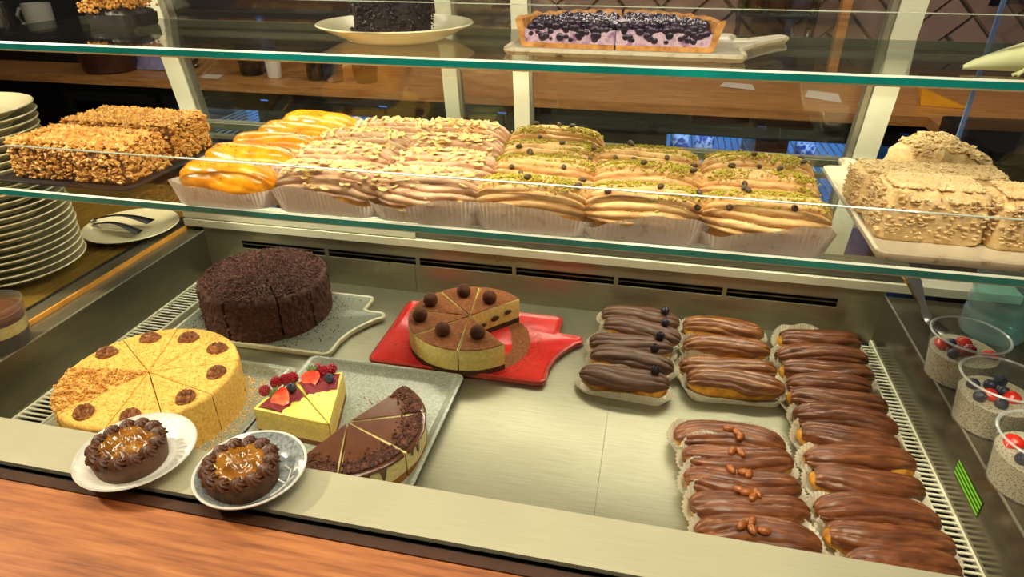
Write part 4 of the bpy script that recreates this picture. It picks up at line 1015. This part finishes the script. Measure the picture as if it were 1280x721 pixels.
o = dm.obj('cocoa_smear', M['cocoa'], None, True, kind='stuff'); tag(o, 'curved smear of cocoa where two tiramisu slices are gone', 'cocoa powder')
# half chocolate cheesecake
KC, KR, KH = (-.368, .634), .103, .044
kn = ['rear right', 'right', 'front', 'left, beside the fruit cheesecake']
ka = [248, 288, 338, 383, 424]
kn = ['leftmost beside the fruit cheesecake', 'second from the left', 'third from the left', 'rearmost']
for k in range(4):
    a0, a1 = D2R(ka[k]), D2R(ka[k + 1])
    t, gx, gy = slice_thing('cheesecake_slice', 'chocolate glazed cheesecake slice with crumb rim, ' + kn[k] + ' of the half cake', 'cake', *KC, TF, KR, KH - .002, a0, a1, 90 + k, M['cc_side'], M['cc_cut'], 'chocolate cheesecake slices', 'filling', 'cut_face', amp=.0006, fs=70, rc=.003, gap=.0012)
    # ganache with drips
    P = []; na = 40; sh_ = .0011 / math.sin((a1 - a0) / 2); am = (a0 + a1) / 2
    for i in range(na + 1):
        a = a0 + .022 + (a1 - a0 - .044) * i / na; row = []
        dr = .005 + .040 * max(0, nz(math.cos(a) * 3, math.sin(a) * 3, k, 3.2, 9.0)) ** .8; dr = min(dr, .034)
        pr_ = [(KR * q / 8, KH) for q in range(8)] + [(KR - .001, KH), (KR + .0012, KH - .0015)] + [(KR + .0016, KH - dr * q) for q in (.4, .7, .93)] + [(KR + .0004, KH - dr)]
        for r, z in pr_: row.append((r * math.cos(a) + sh_ * math.cos(am) - gx, r * math.sin(a) + sh_ * math.sin(am) - gy, z))
        P.append(row)
    MB().grid(P).obj('ganache', M['ganache'], t)
    mb = MB()
    for q in range(620):
        a = rs.uniform(a0 + .03, a1 - .03); r = KR - .002 - abs(rs.gauss(0, .010)); x, y = pol(a, min(r, KR)); mb.chunk((x - gx, y - gy, KH + .0008 + .002 * rs.random()), rs.uniform(.0012, .0032), rs)
    mb.obj('biscuit_crumbs', M['choc_crumb2'], t, False, kind='stuff')
# two slices of lemon cheesecake with berries
FC, FR, FH = (-.389, .622), .1185, .046
def straw_half(sd):
    P = []
    for i in range(17):
        a = PI * i / 16; row = []
        for j in range(13):
            t = j / 12; w = .0115 * math.sin(PI * min(1, t * .62 + .03) ** .75) ** .8 * (1 - .0 * t) if t < 1 else 0
            w = .012 * (math.sin(PI * (t ** .62)) ** .75) if 0 < t < 1 else 0
            row.append((math.cos(a) * w, .024 * (t - .4), math.sin(a) * w * .75))
        P.append(row)
    return P
sP = straw_half(0)
SM_skin = MB().grid(sP).mesh('skin', M['strawberry'])
SM_cut = MB().grid([[(x, y, -.0002) for x, y, z in sP[0]], [(x * .0, y, .0012) for x, y, z in sP[0]], [(x, y, -.0002) for x, y, z in sP[-1]]]).mesh('cut_face', M['straw_cut'])
lf = MB()
for k in range(5):
    a = D2R(-50 + 25 * k); d = Vector((math.sin(a), math.cos(a) * -1, 0)); n_ = Vector((-d.y, d.x, 0))
    b0 = Vector((0, -.0085, .002)); lf.add([b0, b0 + d * .005 + n_ * .0022 + Vector((0, 0, .002)), b0 + d * .011 + Vector((0, 0, .004)), b0 + d * .005 - n_ * .0022 + Vector((0, 0, .002)), b0 + d * .005 + Vector((0, 0, .0005))], [(0, 1, 2, 3), (0, 4, 1), (1, 4, 2), (2, 4, 3), (3, 4, 0)])
LF = lf.mesh('calyx', M['leaf'], False)
rb = MB()
for q in range(46):
    u = (q + .5) / 46; ph_ = q * 2.39996; zz = 1 - 1.75 * u; rr = math.sqrt(max(0, 1 - zz * zz)); rb.sphere((rr * math.cos(ph_) * .0068, rr * math.sin(ph_) * .0068, zz * .0075), .0021, 6, 4)
RB = rb.mesh('raspberry', M['raspberry'])
fa = [106, 141, 176]
for k in range(2):
    a0, a1 = D2R(fa[k]), D2R(fa[k + 1])
    t, gx, gy = slice_thing('cheesecake_slice', 'yellow cheesecake slice topped with strawberry and berries, ' + ['right one of the pair', 'left one of the pair'][k], 'cake', *FC, TF, FR, FH - .0008, a0, a1, 120 + k, M['biscuit'], M['fc_cut'], 'fruit cheesecake slices', 'crust', 'cut_face', amp=.0008, fs=120, rc=.002, gap=.0006)
    P, _, _ = wedge(FR, FH, a0 + .004, a1 - .004, 120 + k, rc=.0015, amp=.0002, fs=60, gap=.0006)
    MB().grid([[(x - gx, y - gy, z) for x, y, z in r[:-12]] for r in P]).obj('lemon_top', M['yellow_cheese'], t)
    # jam patch along the outer rim, then the fruit
    J = []
    for i in range(16):
        a = a0 + .03 + (a1 - a0 - .06) * i / 15
        J.append([(r * math.cos(a) - gx, r * math.sin(a) - gy, FH + dz) for r, dz in ((FR - .042 + .008 * nz(a * 9, 0, 0, 1), -.0003), (FR - .036, .0025), (FR - .018, .004 + .002 * nz(a * 20, 1, 0, 1)), (FR - .006, .003), (FR - .002, -.001))])
    MB().grid(J).obj('berry_jelly', mat('dark_berry_jelly', [(70, 8, 18), (124, 16, 30), (150, 30, 40)], 150, .45, .9, 260, coat=.1, dist=.003), t)
    def at(px, py, z): q = bz(px, py, TF + z); return (q[0] - FC[0] - gx, q[1] - FC[1] - gy, z)
    L = [('s', 388, 472, 5.6), ('b', 411.5, 472.5, 0), ('r', 405, 464, 0), ('r', 414, 461, 0), ('r', 398, 461, 0)] if k == 0 else [('s', 350, 496, 5.3), ('b', 364, 484.5, 0), ('r', 357, 474, 0), ('r', 345, 478, 0), ('r', 331, 488, 0), ('r', 366, 472, 0)]
    for q, px, py, rz in L:
        if q == 's':
            v = at(px, py, FH + .0095); o = put('strawberry', SM_skin, t, v); o.scale = (1.2, 1.2, 1.1)
            n_ = Vector((.05, -.62, .78)).normalized(); yy = Vector((.25, -.8, -.3)) if k == 0 else Vector((.85, -.35, -.2))
            yy = (yy - n_ * yy.dot(n_)).normalized(); zz = -n_; xx = yy.cross(zz)
            o.rotation_euler = Matrix((xx, yy, zz)).transposed().to_euler()
            put('cut_face', SM_cut, o); put('calyx', LF, o)
        elif q == 'b': o = put('blueberry', BB2, t, at(px, py, FH + .0105)); o.rotation_euler = (.5, .3, 0)
        else: o = put('raspberry', RB, t, at(px, py, FH + .0062)); o.rotation_euler = (px % 3, py % 2, 0)
mb = MB()
for q in range(60): mb.chunk((-.37 + rs.gauss(0, .018), .735 + rs.gauss(0, .014), TF + .0006), rs.uniform(.0006, .0018), rs)
o = mb.obj('biscuit_crumbs', M['biscuit'], None, False, kind='stuff'); tag(o, 'few biscuit crumbs on the grey tray behind the cheesecakes', 'crumbs')

# ------------------------------------------------------------------ caramel tarts
def ros_mesh():
    P = []
    for i in range(32):
        a = 2 * PI * i / 32; row = []
        for j in range(9):
            t = j / 8; r = .0088 * math.cos(t * PI / 2) ** .7 * (1 + .2 * math.cos(8 * (a + t * 1.1))) if j < 8 else 0
            row.append((r * math.cos(a), r * math.sin(a), .0095 * t ** .9))
        P.append(row)
    return MB().grid(P, cu=True).mesh('rosette', M['rosette'])
ROS = ros_mesh()
def tart(label, cx, cy, z, r, seed):
    t = thing('caramel_tart', label, 'tart', (cx, cy, z), 0, 'chocolate caramel tarts'); h = .024
    MB().lathe([(0, 0), (r * .9, 0), (r * .93, .001), (r, h), (r * .985, h + .001), (r * .93, h), (r * .9, h - .004), (0, h - .004)], 64, (0, 0, 0), lambda rr, z_, a: (rr * (1 + (.006 * math.cos(a * 40) if z_ > .0005 else 0)), z_)).obj('tart_shell', M['tart_shell'], t)
    P = []
    for i in range(40):
        a = 2 * PI * i / 40; row = []
        for j in range(16):
            rr = r * .9 * (1 - j / 15); x, y = rr * math.cos(a), rr * math.sin(a)
            row.append((x, y, h - .003 + .009 * (1 - (rr / r) ** 3) + .0085 * nz(x, y, 0, 75, seed) * (1 - (rr / r) ** 4) + .003 * nz(x, y, 0, 190, seed)))
        P.append(row)
    MB().grid(P, cu=True).obj('caramel', M['caramel'], t)
    for k in range(13):
        a = 2 * PI * k / 13 + seed; o = put('rosette', ROS, t, (r * .82 * math.cos(a), r * .82 * math.sin(a), h + .0008)); o.rotation_euler = (0, .25, a)
tart('chocolate caramel tart with piped rosettes on the white embossed plate', -.5535, .4650, RIM + .0047, .041, .3)
tart('chocolate caramel tart with piped rosettes on the blue-grey plate', -.4085, .4640, RIM + .0047, .041, 2.3)

# ------------------------------------------------------------------ nut cakes, mille-feuille, top shelf
def rough_block(sx, sy, h, seed, amp, fs, r=.012, n=26):
    L = []
    for d, z in ((.002, 0), (0, .004), (0, h * .35), (0, h * .7), (0, h - r), (r * .3, h - r * .3), (r, h)):
        L.append(rrect(-sx/2 + d, sx/2 - d, -sy/2 + d, sy/2 - d, r, z, 4))
    dense = []
    for row in L:
        R = []
        for i in range(len(row)):
            a, b = Vector(row[i]), Vector(row[(i + 1) % len(row)]); m = max(1, int((b - a).length / .008))
            for k in range(m): R.append(a + (b - a) * k / m)
        dense.append(R)
    m = min(len(r_) for r_ in dense)
    def resamp(R, m):
        return [R[int(i * len(R) / m)] for i in range(m)]
    dense = [resamp(R, 90) for R in dense]
    # top rings towards the middle
    top = dense[-1]
    for s in (.85, .65, .4, .15): dense.append([Vector((p.x * s, p.y * s, h)) for p in top])
    out = []
    for q, R in enumerate(dense):
        row = []
        for p in R:
            d = amp * nz(p.x, p.y, p.z, fs, seed) + amp * .6 * nz(p.x, p.y, p.z, fs * 2.7, seed)
            if q == 0: row.append(tuple(p)); continue
            dirv = Vector((p.x / sx, p.y / sy, 0)); dirv = dirv.normalized() if dirv.length > 0 else Vector((0, 0, 0))
            row.append((p.x + dirv.x * d * (q < 7), p.y + dirv.y * d * (q < 7), p.z + (d if q >= 4 else 0)))
        out.append(row)
    return out
def nut_cake(label, x, y, sx, sy, h, seed, rz=0):
    t = thing('nut_loaf_cake', label, 'cake', (x, y, LZ + .0036), rz, 'chopped nut loaf cakes'); rn = random.Random(seed)
    MB().loops(rough_block(sx, sy, h, seed, .003, 60)).obj('crust', M['nut_base'], t)
    mb = MB()
    for k in range(2300):
        u = rn.random()
        if u < .5: p_ = (rn.uniform(-sx/2 + .004, sx/2 - .004), rn.uniform(-sy/2 + .004, sy/2 - .004), h + .001)
        elif u < .8: p_ = (rn.uniform(-sx/2 + .004, sx/2 - .004), (-1 if rn.random() < .8 else 1) * (sy/2), rn.uniform(.003, h))
        else: p_ = ((1 if rn.random() < .7 else -1) * (sx/2), rn.uniform(-sy/2 + .004, sy/2 - .004), rn.uniform(.003, h))
        mb.chunk(p_, rn.uniform(.0022, .0060), rn)
    mb.obj('chopped_nuts', M['nuts'], t, False, kind='stuff')
nut_cake('loaf cake covered in chopped nuts, front one on the dark tray at left', -.802, .780, .188, .092, .052, 5)
nut_cake('loaf cake covered in chopped nuts, behind the front one on the dark tray', -.800, .884, .188, .096, .056, 11)
def mille(label, x, y, sx, sy, h, seed, rz=0, mound=0.0):
    t = thing('mille_feuille', label, 'pastry', (x, y, LZ + .0076), rz, 'mille-feuille blocks'); rn = random.Random(seed)
    R = rough_block(sx, sy, h, seed, .0042, 85)
    mf = lambda px, py: 1 - mound * (2 * px / sx + .25) ** 2 - mound * .5 * (2 * py / sy) ** 2 + .12 * (mound > 0) * nz(px, py, 0, 60, seed)
    if mound: R = [[(px * (1 - .25 * pz_ / h), py, pz_ * max(.2, mf(px, py))) for px, py, pz_ in r_] for r_ in R]
    MB().loops(R).obj('pastry_layers', M['pastry'], t)
    mb = MB()
    for k in range(1300):
        u = rn.random()
        if mound:
            a_, b_ = rn.uniform(-sx/2 + .012, sx/2 - .012), rn.uniform(-sy/2 + .008, sy/2 - .008); p_ = (a_ * .8, b_, h * max(.2, mf(a_, b_)) + .001)
        elif u < .72: p_ = (rn.uniform(-sx/2 + .008, sx/2 - .008), rn.uniform(-sy/2 + .008, sy/2 - .008), h + .001)
        elif u < .85: p_ = (rn.uniform(-sx/2 + .004, sx/2 - .004), -sy/2 - .0005, rn.uniform(.006, h - .004))
        else: p_ = (-sx/2 - .0005, rn.uniform(-sy/2 + .004, sy/2 - .004), rn.uniform(.006, h - .004))
        mb.flake(p_, rn.uniform(.0012, .003), rn, .25)
    mb.obj('pastry_flakes', M['pastry_bits'], t, False, kind='stuff')
mille('flaky mille-feuille block, front left one on the cream board', .316, .787, .108, .068, .060, 21)
mille('flaky mille-feuille block, front right one at the frame edge', .410, .783, .070, .068, .058, 22)
mille('flaky mille-feuille block, low one behind the front pair', .340, .862, .17, .07, .052, 23)
mille('tall flaky mille-feuille heap at the back of the cream board', .384, .945, .150, .09, .072, 24, 0, .38)
# dark cake on the top plate
ck = thing('cake_slice', 'very dark chocolate cake piece on the large cream plate, top shelf', 'cake', (-.358, .895, TZ + .0042), .05)
MB().loops(rough_block(.092, .075, .085, 31, .004, 90)).obj('sponge', mat('black_chocolate_sponge', [(20, 10, 9), (44, 24, 20)], 200, .8, .8, 400), ck)
mb = MB(); rn = random.Random(9)
for k in range(500):
    u = rn.random(); p_ = (rn.uniform(-.045, .045), -.0385, rn.uniform(.002, .084)) if u < .6 else ((rn.choice((-1, 1)) * .047), rn.uniform(-.036, .036), rn.uniform(.002, .084))
    mb.chunk(p_, rn.uniform(.0015, .004), rn)
mb.obj('crumbs', mat('black_cake_crumbs', [(22, 12, 12), (52, 30, 28)], 100, .5), ck, False, kind='stuff')
# blueberry tart halves
BC, BR, BTT = (-.054, .834), .124, .0055
for k in range(2):
    a0, a1 = (D2R(2), D2R(89)) if k == 0 else (D2R(91), D2R(178))
    am = (a0 + a1) / 2; gx, gy = pol(am, BR * .55); zb = TZ + BTT
    t = thing('tart_slice', 'blueberry tart quarter with golden crust and icing sugar, ' + ['right', 'left'][k] + ' one on the top shelf', 'tart', (BC[0] + gx, BC[1] + gy, zb), 0, 'blueberry tart quarters')
    h = .026
    P = []
    for i in range(31):
        a = a0 + (a1 - a0) * i / 30; row = []
        wv = .0014 * nz(a * 7, k, 0, 1) + .0006 * math.sin(a * 34)
        for r, z in ((0.001, .0002), (BR * .9, .0002), (BR * .93, .002), (BR + wv, h + .007 + wv * 1.5 + .002 * nz(a * 6, 0, k, 1)), (BR - .003 + wv, h + .008 + wv * 1.5), (BR - .009, h + .006), (BR - .011, h), (BR - .014, .006), (0.001, .0055)):
            row.append((r * math.cos(a) - gx, r * math.sin(a) - gy, z))
        P.append(row)
    mb = MB().grid(P)
    for row in (P[0], P[-1]): mb.add(row, [tuple(range(len(row)))])
    mb.obj('crust', M['crust'], t)
    F, c0, c1 = wedge(BR - .012, h - .004, a0 + .006, a1 - .006, 200 + k, rc=.002, amp=.001, fs=90, gap=.0004, z0=.0058)
    mv = lambda G: [[(x - gx, y - gy, z) for x, y, z in r] for r in G]
    MB().grid(mv(F)).grid(mv(c0)).grid(mv(c1)).obj('cream_filling', M['purple'], t)
    mb = MB(); rn = random.Random(50 + k)
    for q in range(210):
        a = rn.uniform(a0 + .05, a1 - .05); r = (BR - .016) * math.sqrt(rn.random()); x, y = pol(a, r); mb.sphere((x - gx, y - gy, h + rn.uniform(-.004, .004)), rn.uniform(.004, .0062), 8, 6, (1, 1, .85))
    for q in range(34):
        d = rn.uniform(.008, BR - .018); e = a0 + .012 if k == 0 else a1 - .012
        x, y = pol(e, d); mb.sphere((x - gx, y - gy + .002, rn.uniform(.010, h)), rn.uniform(.004, .0062), 8, 6, (1, .7, .9))
    mb.obj('blueberries', M['berry_pie'], t, True, kind='stuff')
    mb = MB()
    for q in range(520):
        a = rn.uniform(a0 + .04, a1 - .04); r = (BR - .02) * rn.random() ** .8; x, y = pol(a, r); mb.chunk((x - gx, y - gy, h + .006 + rn.uniform(-.002, .002)), rn.uniform(.0005, .0013), rn)
    mb.obj('icing_sugar', M['sugar'], t, False, kind='stuff')
# nut-topped piece at the far left of the top shelf
nt_ = thing('nut_cake_slice', 'dark cake piece with a chopped nut top, upper left on the top shelf', 'cake', (-.838, .958, TZ))
MB().loops(rough_block(.085, .07, .026, 44, .002, 60)).obj('sponge', M['slate_dark'], nt_)
mb = MB(); rn = random.Random(4)
for k in range(520):
    mb.chunk((rn.uniform(-.042, .042), rn.uniform(-.036, .036), .027 + rn.random() * .02), rn.uniform(.002, .0046), rn)
for k in range(60): mb.chunk((rn.uniform(-.042, -.01), -.037, .022 + rn.random() * .012), rn.uniform(.002, .0042), rn)
mb.obj('chopped_nuts', M['nuts'], nt_, False, kind='stuff')
# folded pale paper at the right end of the top shelf
fp = thing('paper_napkin', 'pale yellow-green folded paper at the right end of the top shelf', 'napkin', tuple(bz(1248, 92, TZ)))
P = [[(-.036 + .06 * i / 9, -(.002 + .016 * (i / 9) ** .8) * math.cos(a), .003 + (.002 + .014 * (i / 9) ** .8) * (1 + math.sin(a))) for a in [-PI * .5 + PI * 1.35 * j / 14 - .3 for j in range(15)]] for i in range(10)]
MB().grid(P).grid([[(x, y * .93, .0005 + z * .96) for x, y, z in r] for r in P]).obj('fold', M['pale_green'], fp)
MB().tube([(.02, -.012, .02), (.016, -.016, .008), (.010, -.018, .0015)], .0018).tube([(.026, -.012, .02), (.014, -.017, .006), (.006, -.016, .0015)], .0018).obj('tie', M['pale_green'], fp)

# ------------------------------------------------------------------ cups at the right, glass at the left
def chia_cup(label, cx, cy, fruits, seed):
    t = thing('pudding_cup', label, 'dessert cup', (cx, cy, RIM + .0003), 0, 'chia pudding cups'); r0, r1, h = .0375, .0455, .068
    pr_ = [(0, 0), (r0, 0), (r0 + .001, .002)]
    for k in range(1, 9):
        z = h * k / 8; pr_.append((r0 + (r1 - r0) * k / 8 + (.0008 if k in (5, 6) else 0), z))
    pr_ += [(r1 + .002, h), (r1 + .0025, h + .0015), (r1 + .001, h + .0025), (r1 - .001, h + .001), (r1 - .0016, h - .003)]
    MB().lathe(pr_, 48).obj('cup', M['cup_glass'], t)
    MB().lathe([(r1 + .0012, h - .0002), (r1 + .0031, h + .0014), (r1 + .0012, h + .0031), (r1 - .0006, h + .0014), (r1 + .0012, h - .0002)], 48).obj('rim', M['cup_rim'], t)  # extra ring over the lip, whitened to paint its highlights
    fz_ = .043
    MB().lathe([(0, .0015), (r0 - .001, .0015), (r0 + (r1 - r0) * fz_ / h - .001, fz_), (r0 * .9, fz_ + .0006), (0, fz_ + .001)], 40).obj('chia_pudding', M['chia'], t)
    rn = random.Random(seed)
    for k, f in enumerate(fruits):
        kind, x, y = f; z = fz_ + .005
        if kind == 'b': o = put('blueberry', BB2, t, (x, y, z)); o.rotation_euler = (rn.uniform(-1, 1), rn.uniform(-1, 1), 0)
        elif kind == 's':
            o = put('strawberry', SM_skin, t, (x, y, z - .002)); o.rotation_euler = (rn.uniform(-.4, .2), rn.uniform(-.4, .4), rn.uniform(0, 6)); o.scale = (.9, .9, .9); put('cut_face', SM_cut, o)
        else: o = put('raspberry', RB, t, (x, y, z + .001)); o.rotation_euler = (1.3, rn.uniform(0, 3), 0)
chia_cup('clear cup of chia pudding with berries, rearmost of three at right', .4480, .8559, [('b', -.016, .006), ('s', .004, .014), ('s', -.028, .004), ('r', -.012, -.012), ('b', -.022, -.020), ('s', .026, -.012), ('r', .002, -.008)], 1)
chia_cup('clear cup of chia pudding with berries, middle of three at right', .4503, .7558, [('b', -.024, .012), ('b', -.004, .014), ('b', -.026, -.014), ('b', -.006, -.024), ('s', -.012, -.006), ('s', .012, -.006), ('b', .006, .002), ('b', .012, .026)], 2)
chia_cup('clear cup of chia pudding with berries, nearest of three at right', .450, .646, [('s', -.02, .016), ('r', -.003, .012), ('b', -.024, -.014), ('b', .004, -.004), ('s', .002, -.02), ('b', .0, -.03), ('r', .018, .008)], 3)
lc = thing('dessert_glass', 'clear glass of layered chocolate and cream dessert at the left edge', 'dessert cup', (-.917, .640, RIM + .0003))
MB().lathe([(0, 0), (.033, 0), (.035, .003), (.041, .070), (.0425, .072), (.040, .072), (.0385, .066)], 48).obj('glass', M['cup_glass'], lc)
MB().lathe([(0, .002), (.033, .002), (.0392, .06), (.036, .0615), (.015, .061), (0, .0605)], 40).obj('dessert', M['layers'], lc)
MB().lathe([(0.0385, .0601), (.036, .0622), (.02, .0632), (0, .0628)], 32).obj('chocolate_top', M['ganache'], lc)
bo = thing('water_bottle', 'teal ribbed plastic bottle standing behind the chia cups', 'bottle', (.540, .985, RIM + .0003))
pr_ = [(0, .002), (.03, 0), (.04, .004)] + [(.043 + .0015 * math.sin(k * 1.7), .008 + k * .006) for k in range(20)] + [(.036, .14), (.016, .165), (.014, .19), (0, .19)]
MB().lathe(pr_, 32).obj('bottle_body', M['blue_glass'], bo)
MB().lathe([(0, .005), (.038, .006)] + [(.040 + .0015 * math.sin(k * 1.7), .008 + k * .006) for k in range(14)] + [(0, .09)], 32).obj('water', glass_mat('water', (.74, .93, .92), 1.4, .05, 0.05), bo)
tt = thing('brass_tongs', 'brass serving tongs leaning behind the rearmost chia cup', 'tongs', (.455, .95, RIM))
for s, m in ((-1, 'brass'), (1, 'silver')):
    pts = []
    for i in range(12):
        u = i / 11; pts.append((-.03 + .045 * u + s * .006 * (1 - u) - s * .004, .115 - .15 * u, .006 + .055 * (1 - u) ** 1.5 + .006 * math.sin(u * 9) + (.004 if s > 0 else 0)))
    mb = MB(); P = []
    for i, q in enumerate(pts):
        wd = .0085 + .003 * math.sin(i); P.append([(q[0] - wd, q[1], q[2]), (q[0], q[1], q[2] + .0015), (q[0] + wd, q[1], q[2]), (q[0], q[1], q[2] - .001)])
    mb.grid(P, cv=True).obj('arm', M[m], tt)
# striped sticker on the right well wall
st = thing('striped_sticker', 'small black and lime striped sticker on the right steel wall', 'sticker', (XR - .0006, .680, .048))
MB().box(-.0003, .0003, -.036, .036, -.011, .011).obj('backing', M['black'], st, False)
for k in range(4):
    z = -.0085 + k * .0056
    MB().add([(-.0006, -.036, z - .0014), (-.0006, .036, z + .0004), (-.0006, .036, z + .0032), (-.0006, -.036, z + .0014), (-.0003, -.036, z - .0014), (-.0003, .036, z + .0004), (-.0003, .036, z + .0032), (-.0003, -.036, z + .0014)],
        [(0, 1, 2, 3), (4, 7, 6, 5), (0, 4, 5, 1), (1, 5, 6, 2), (2, 6, 7, 3), (3, 7, 4, 0)]).obj('stripe', M['green'], st, False)
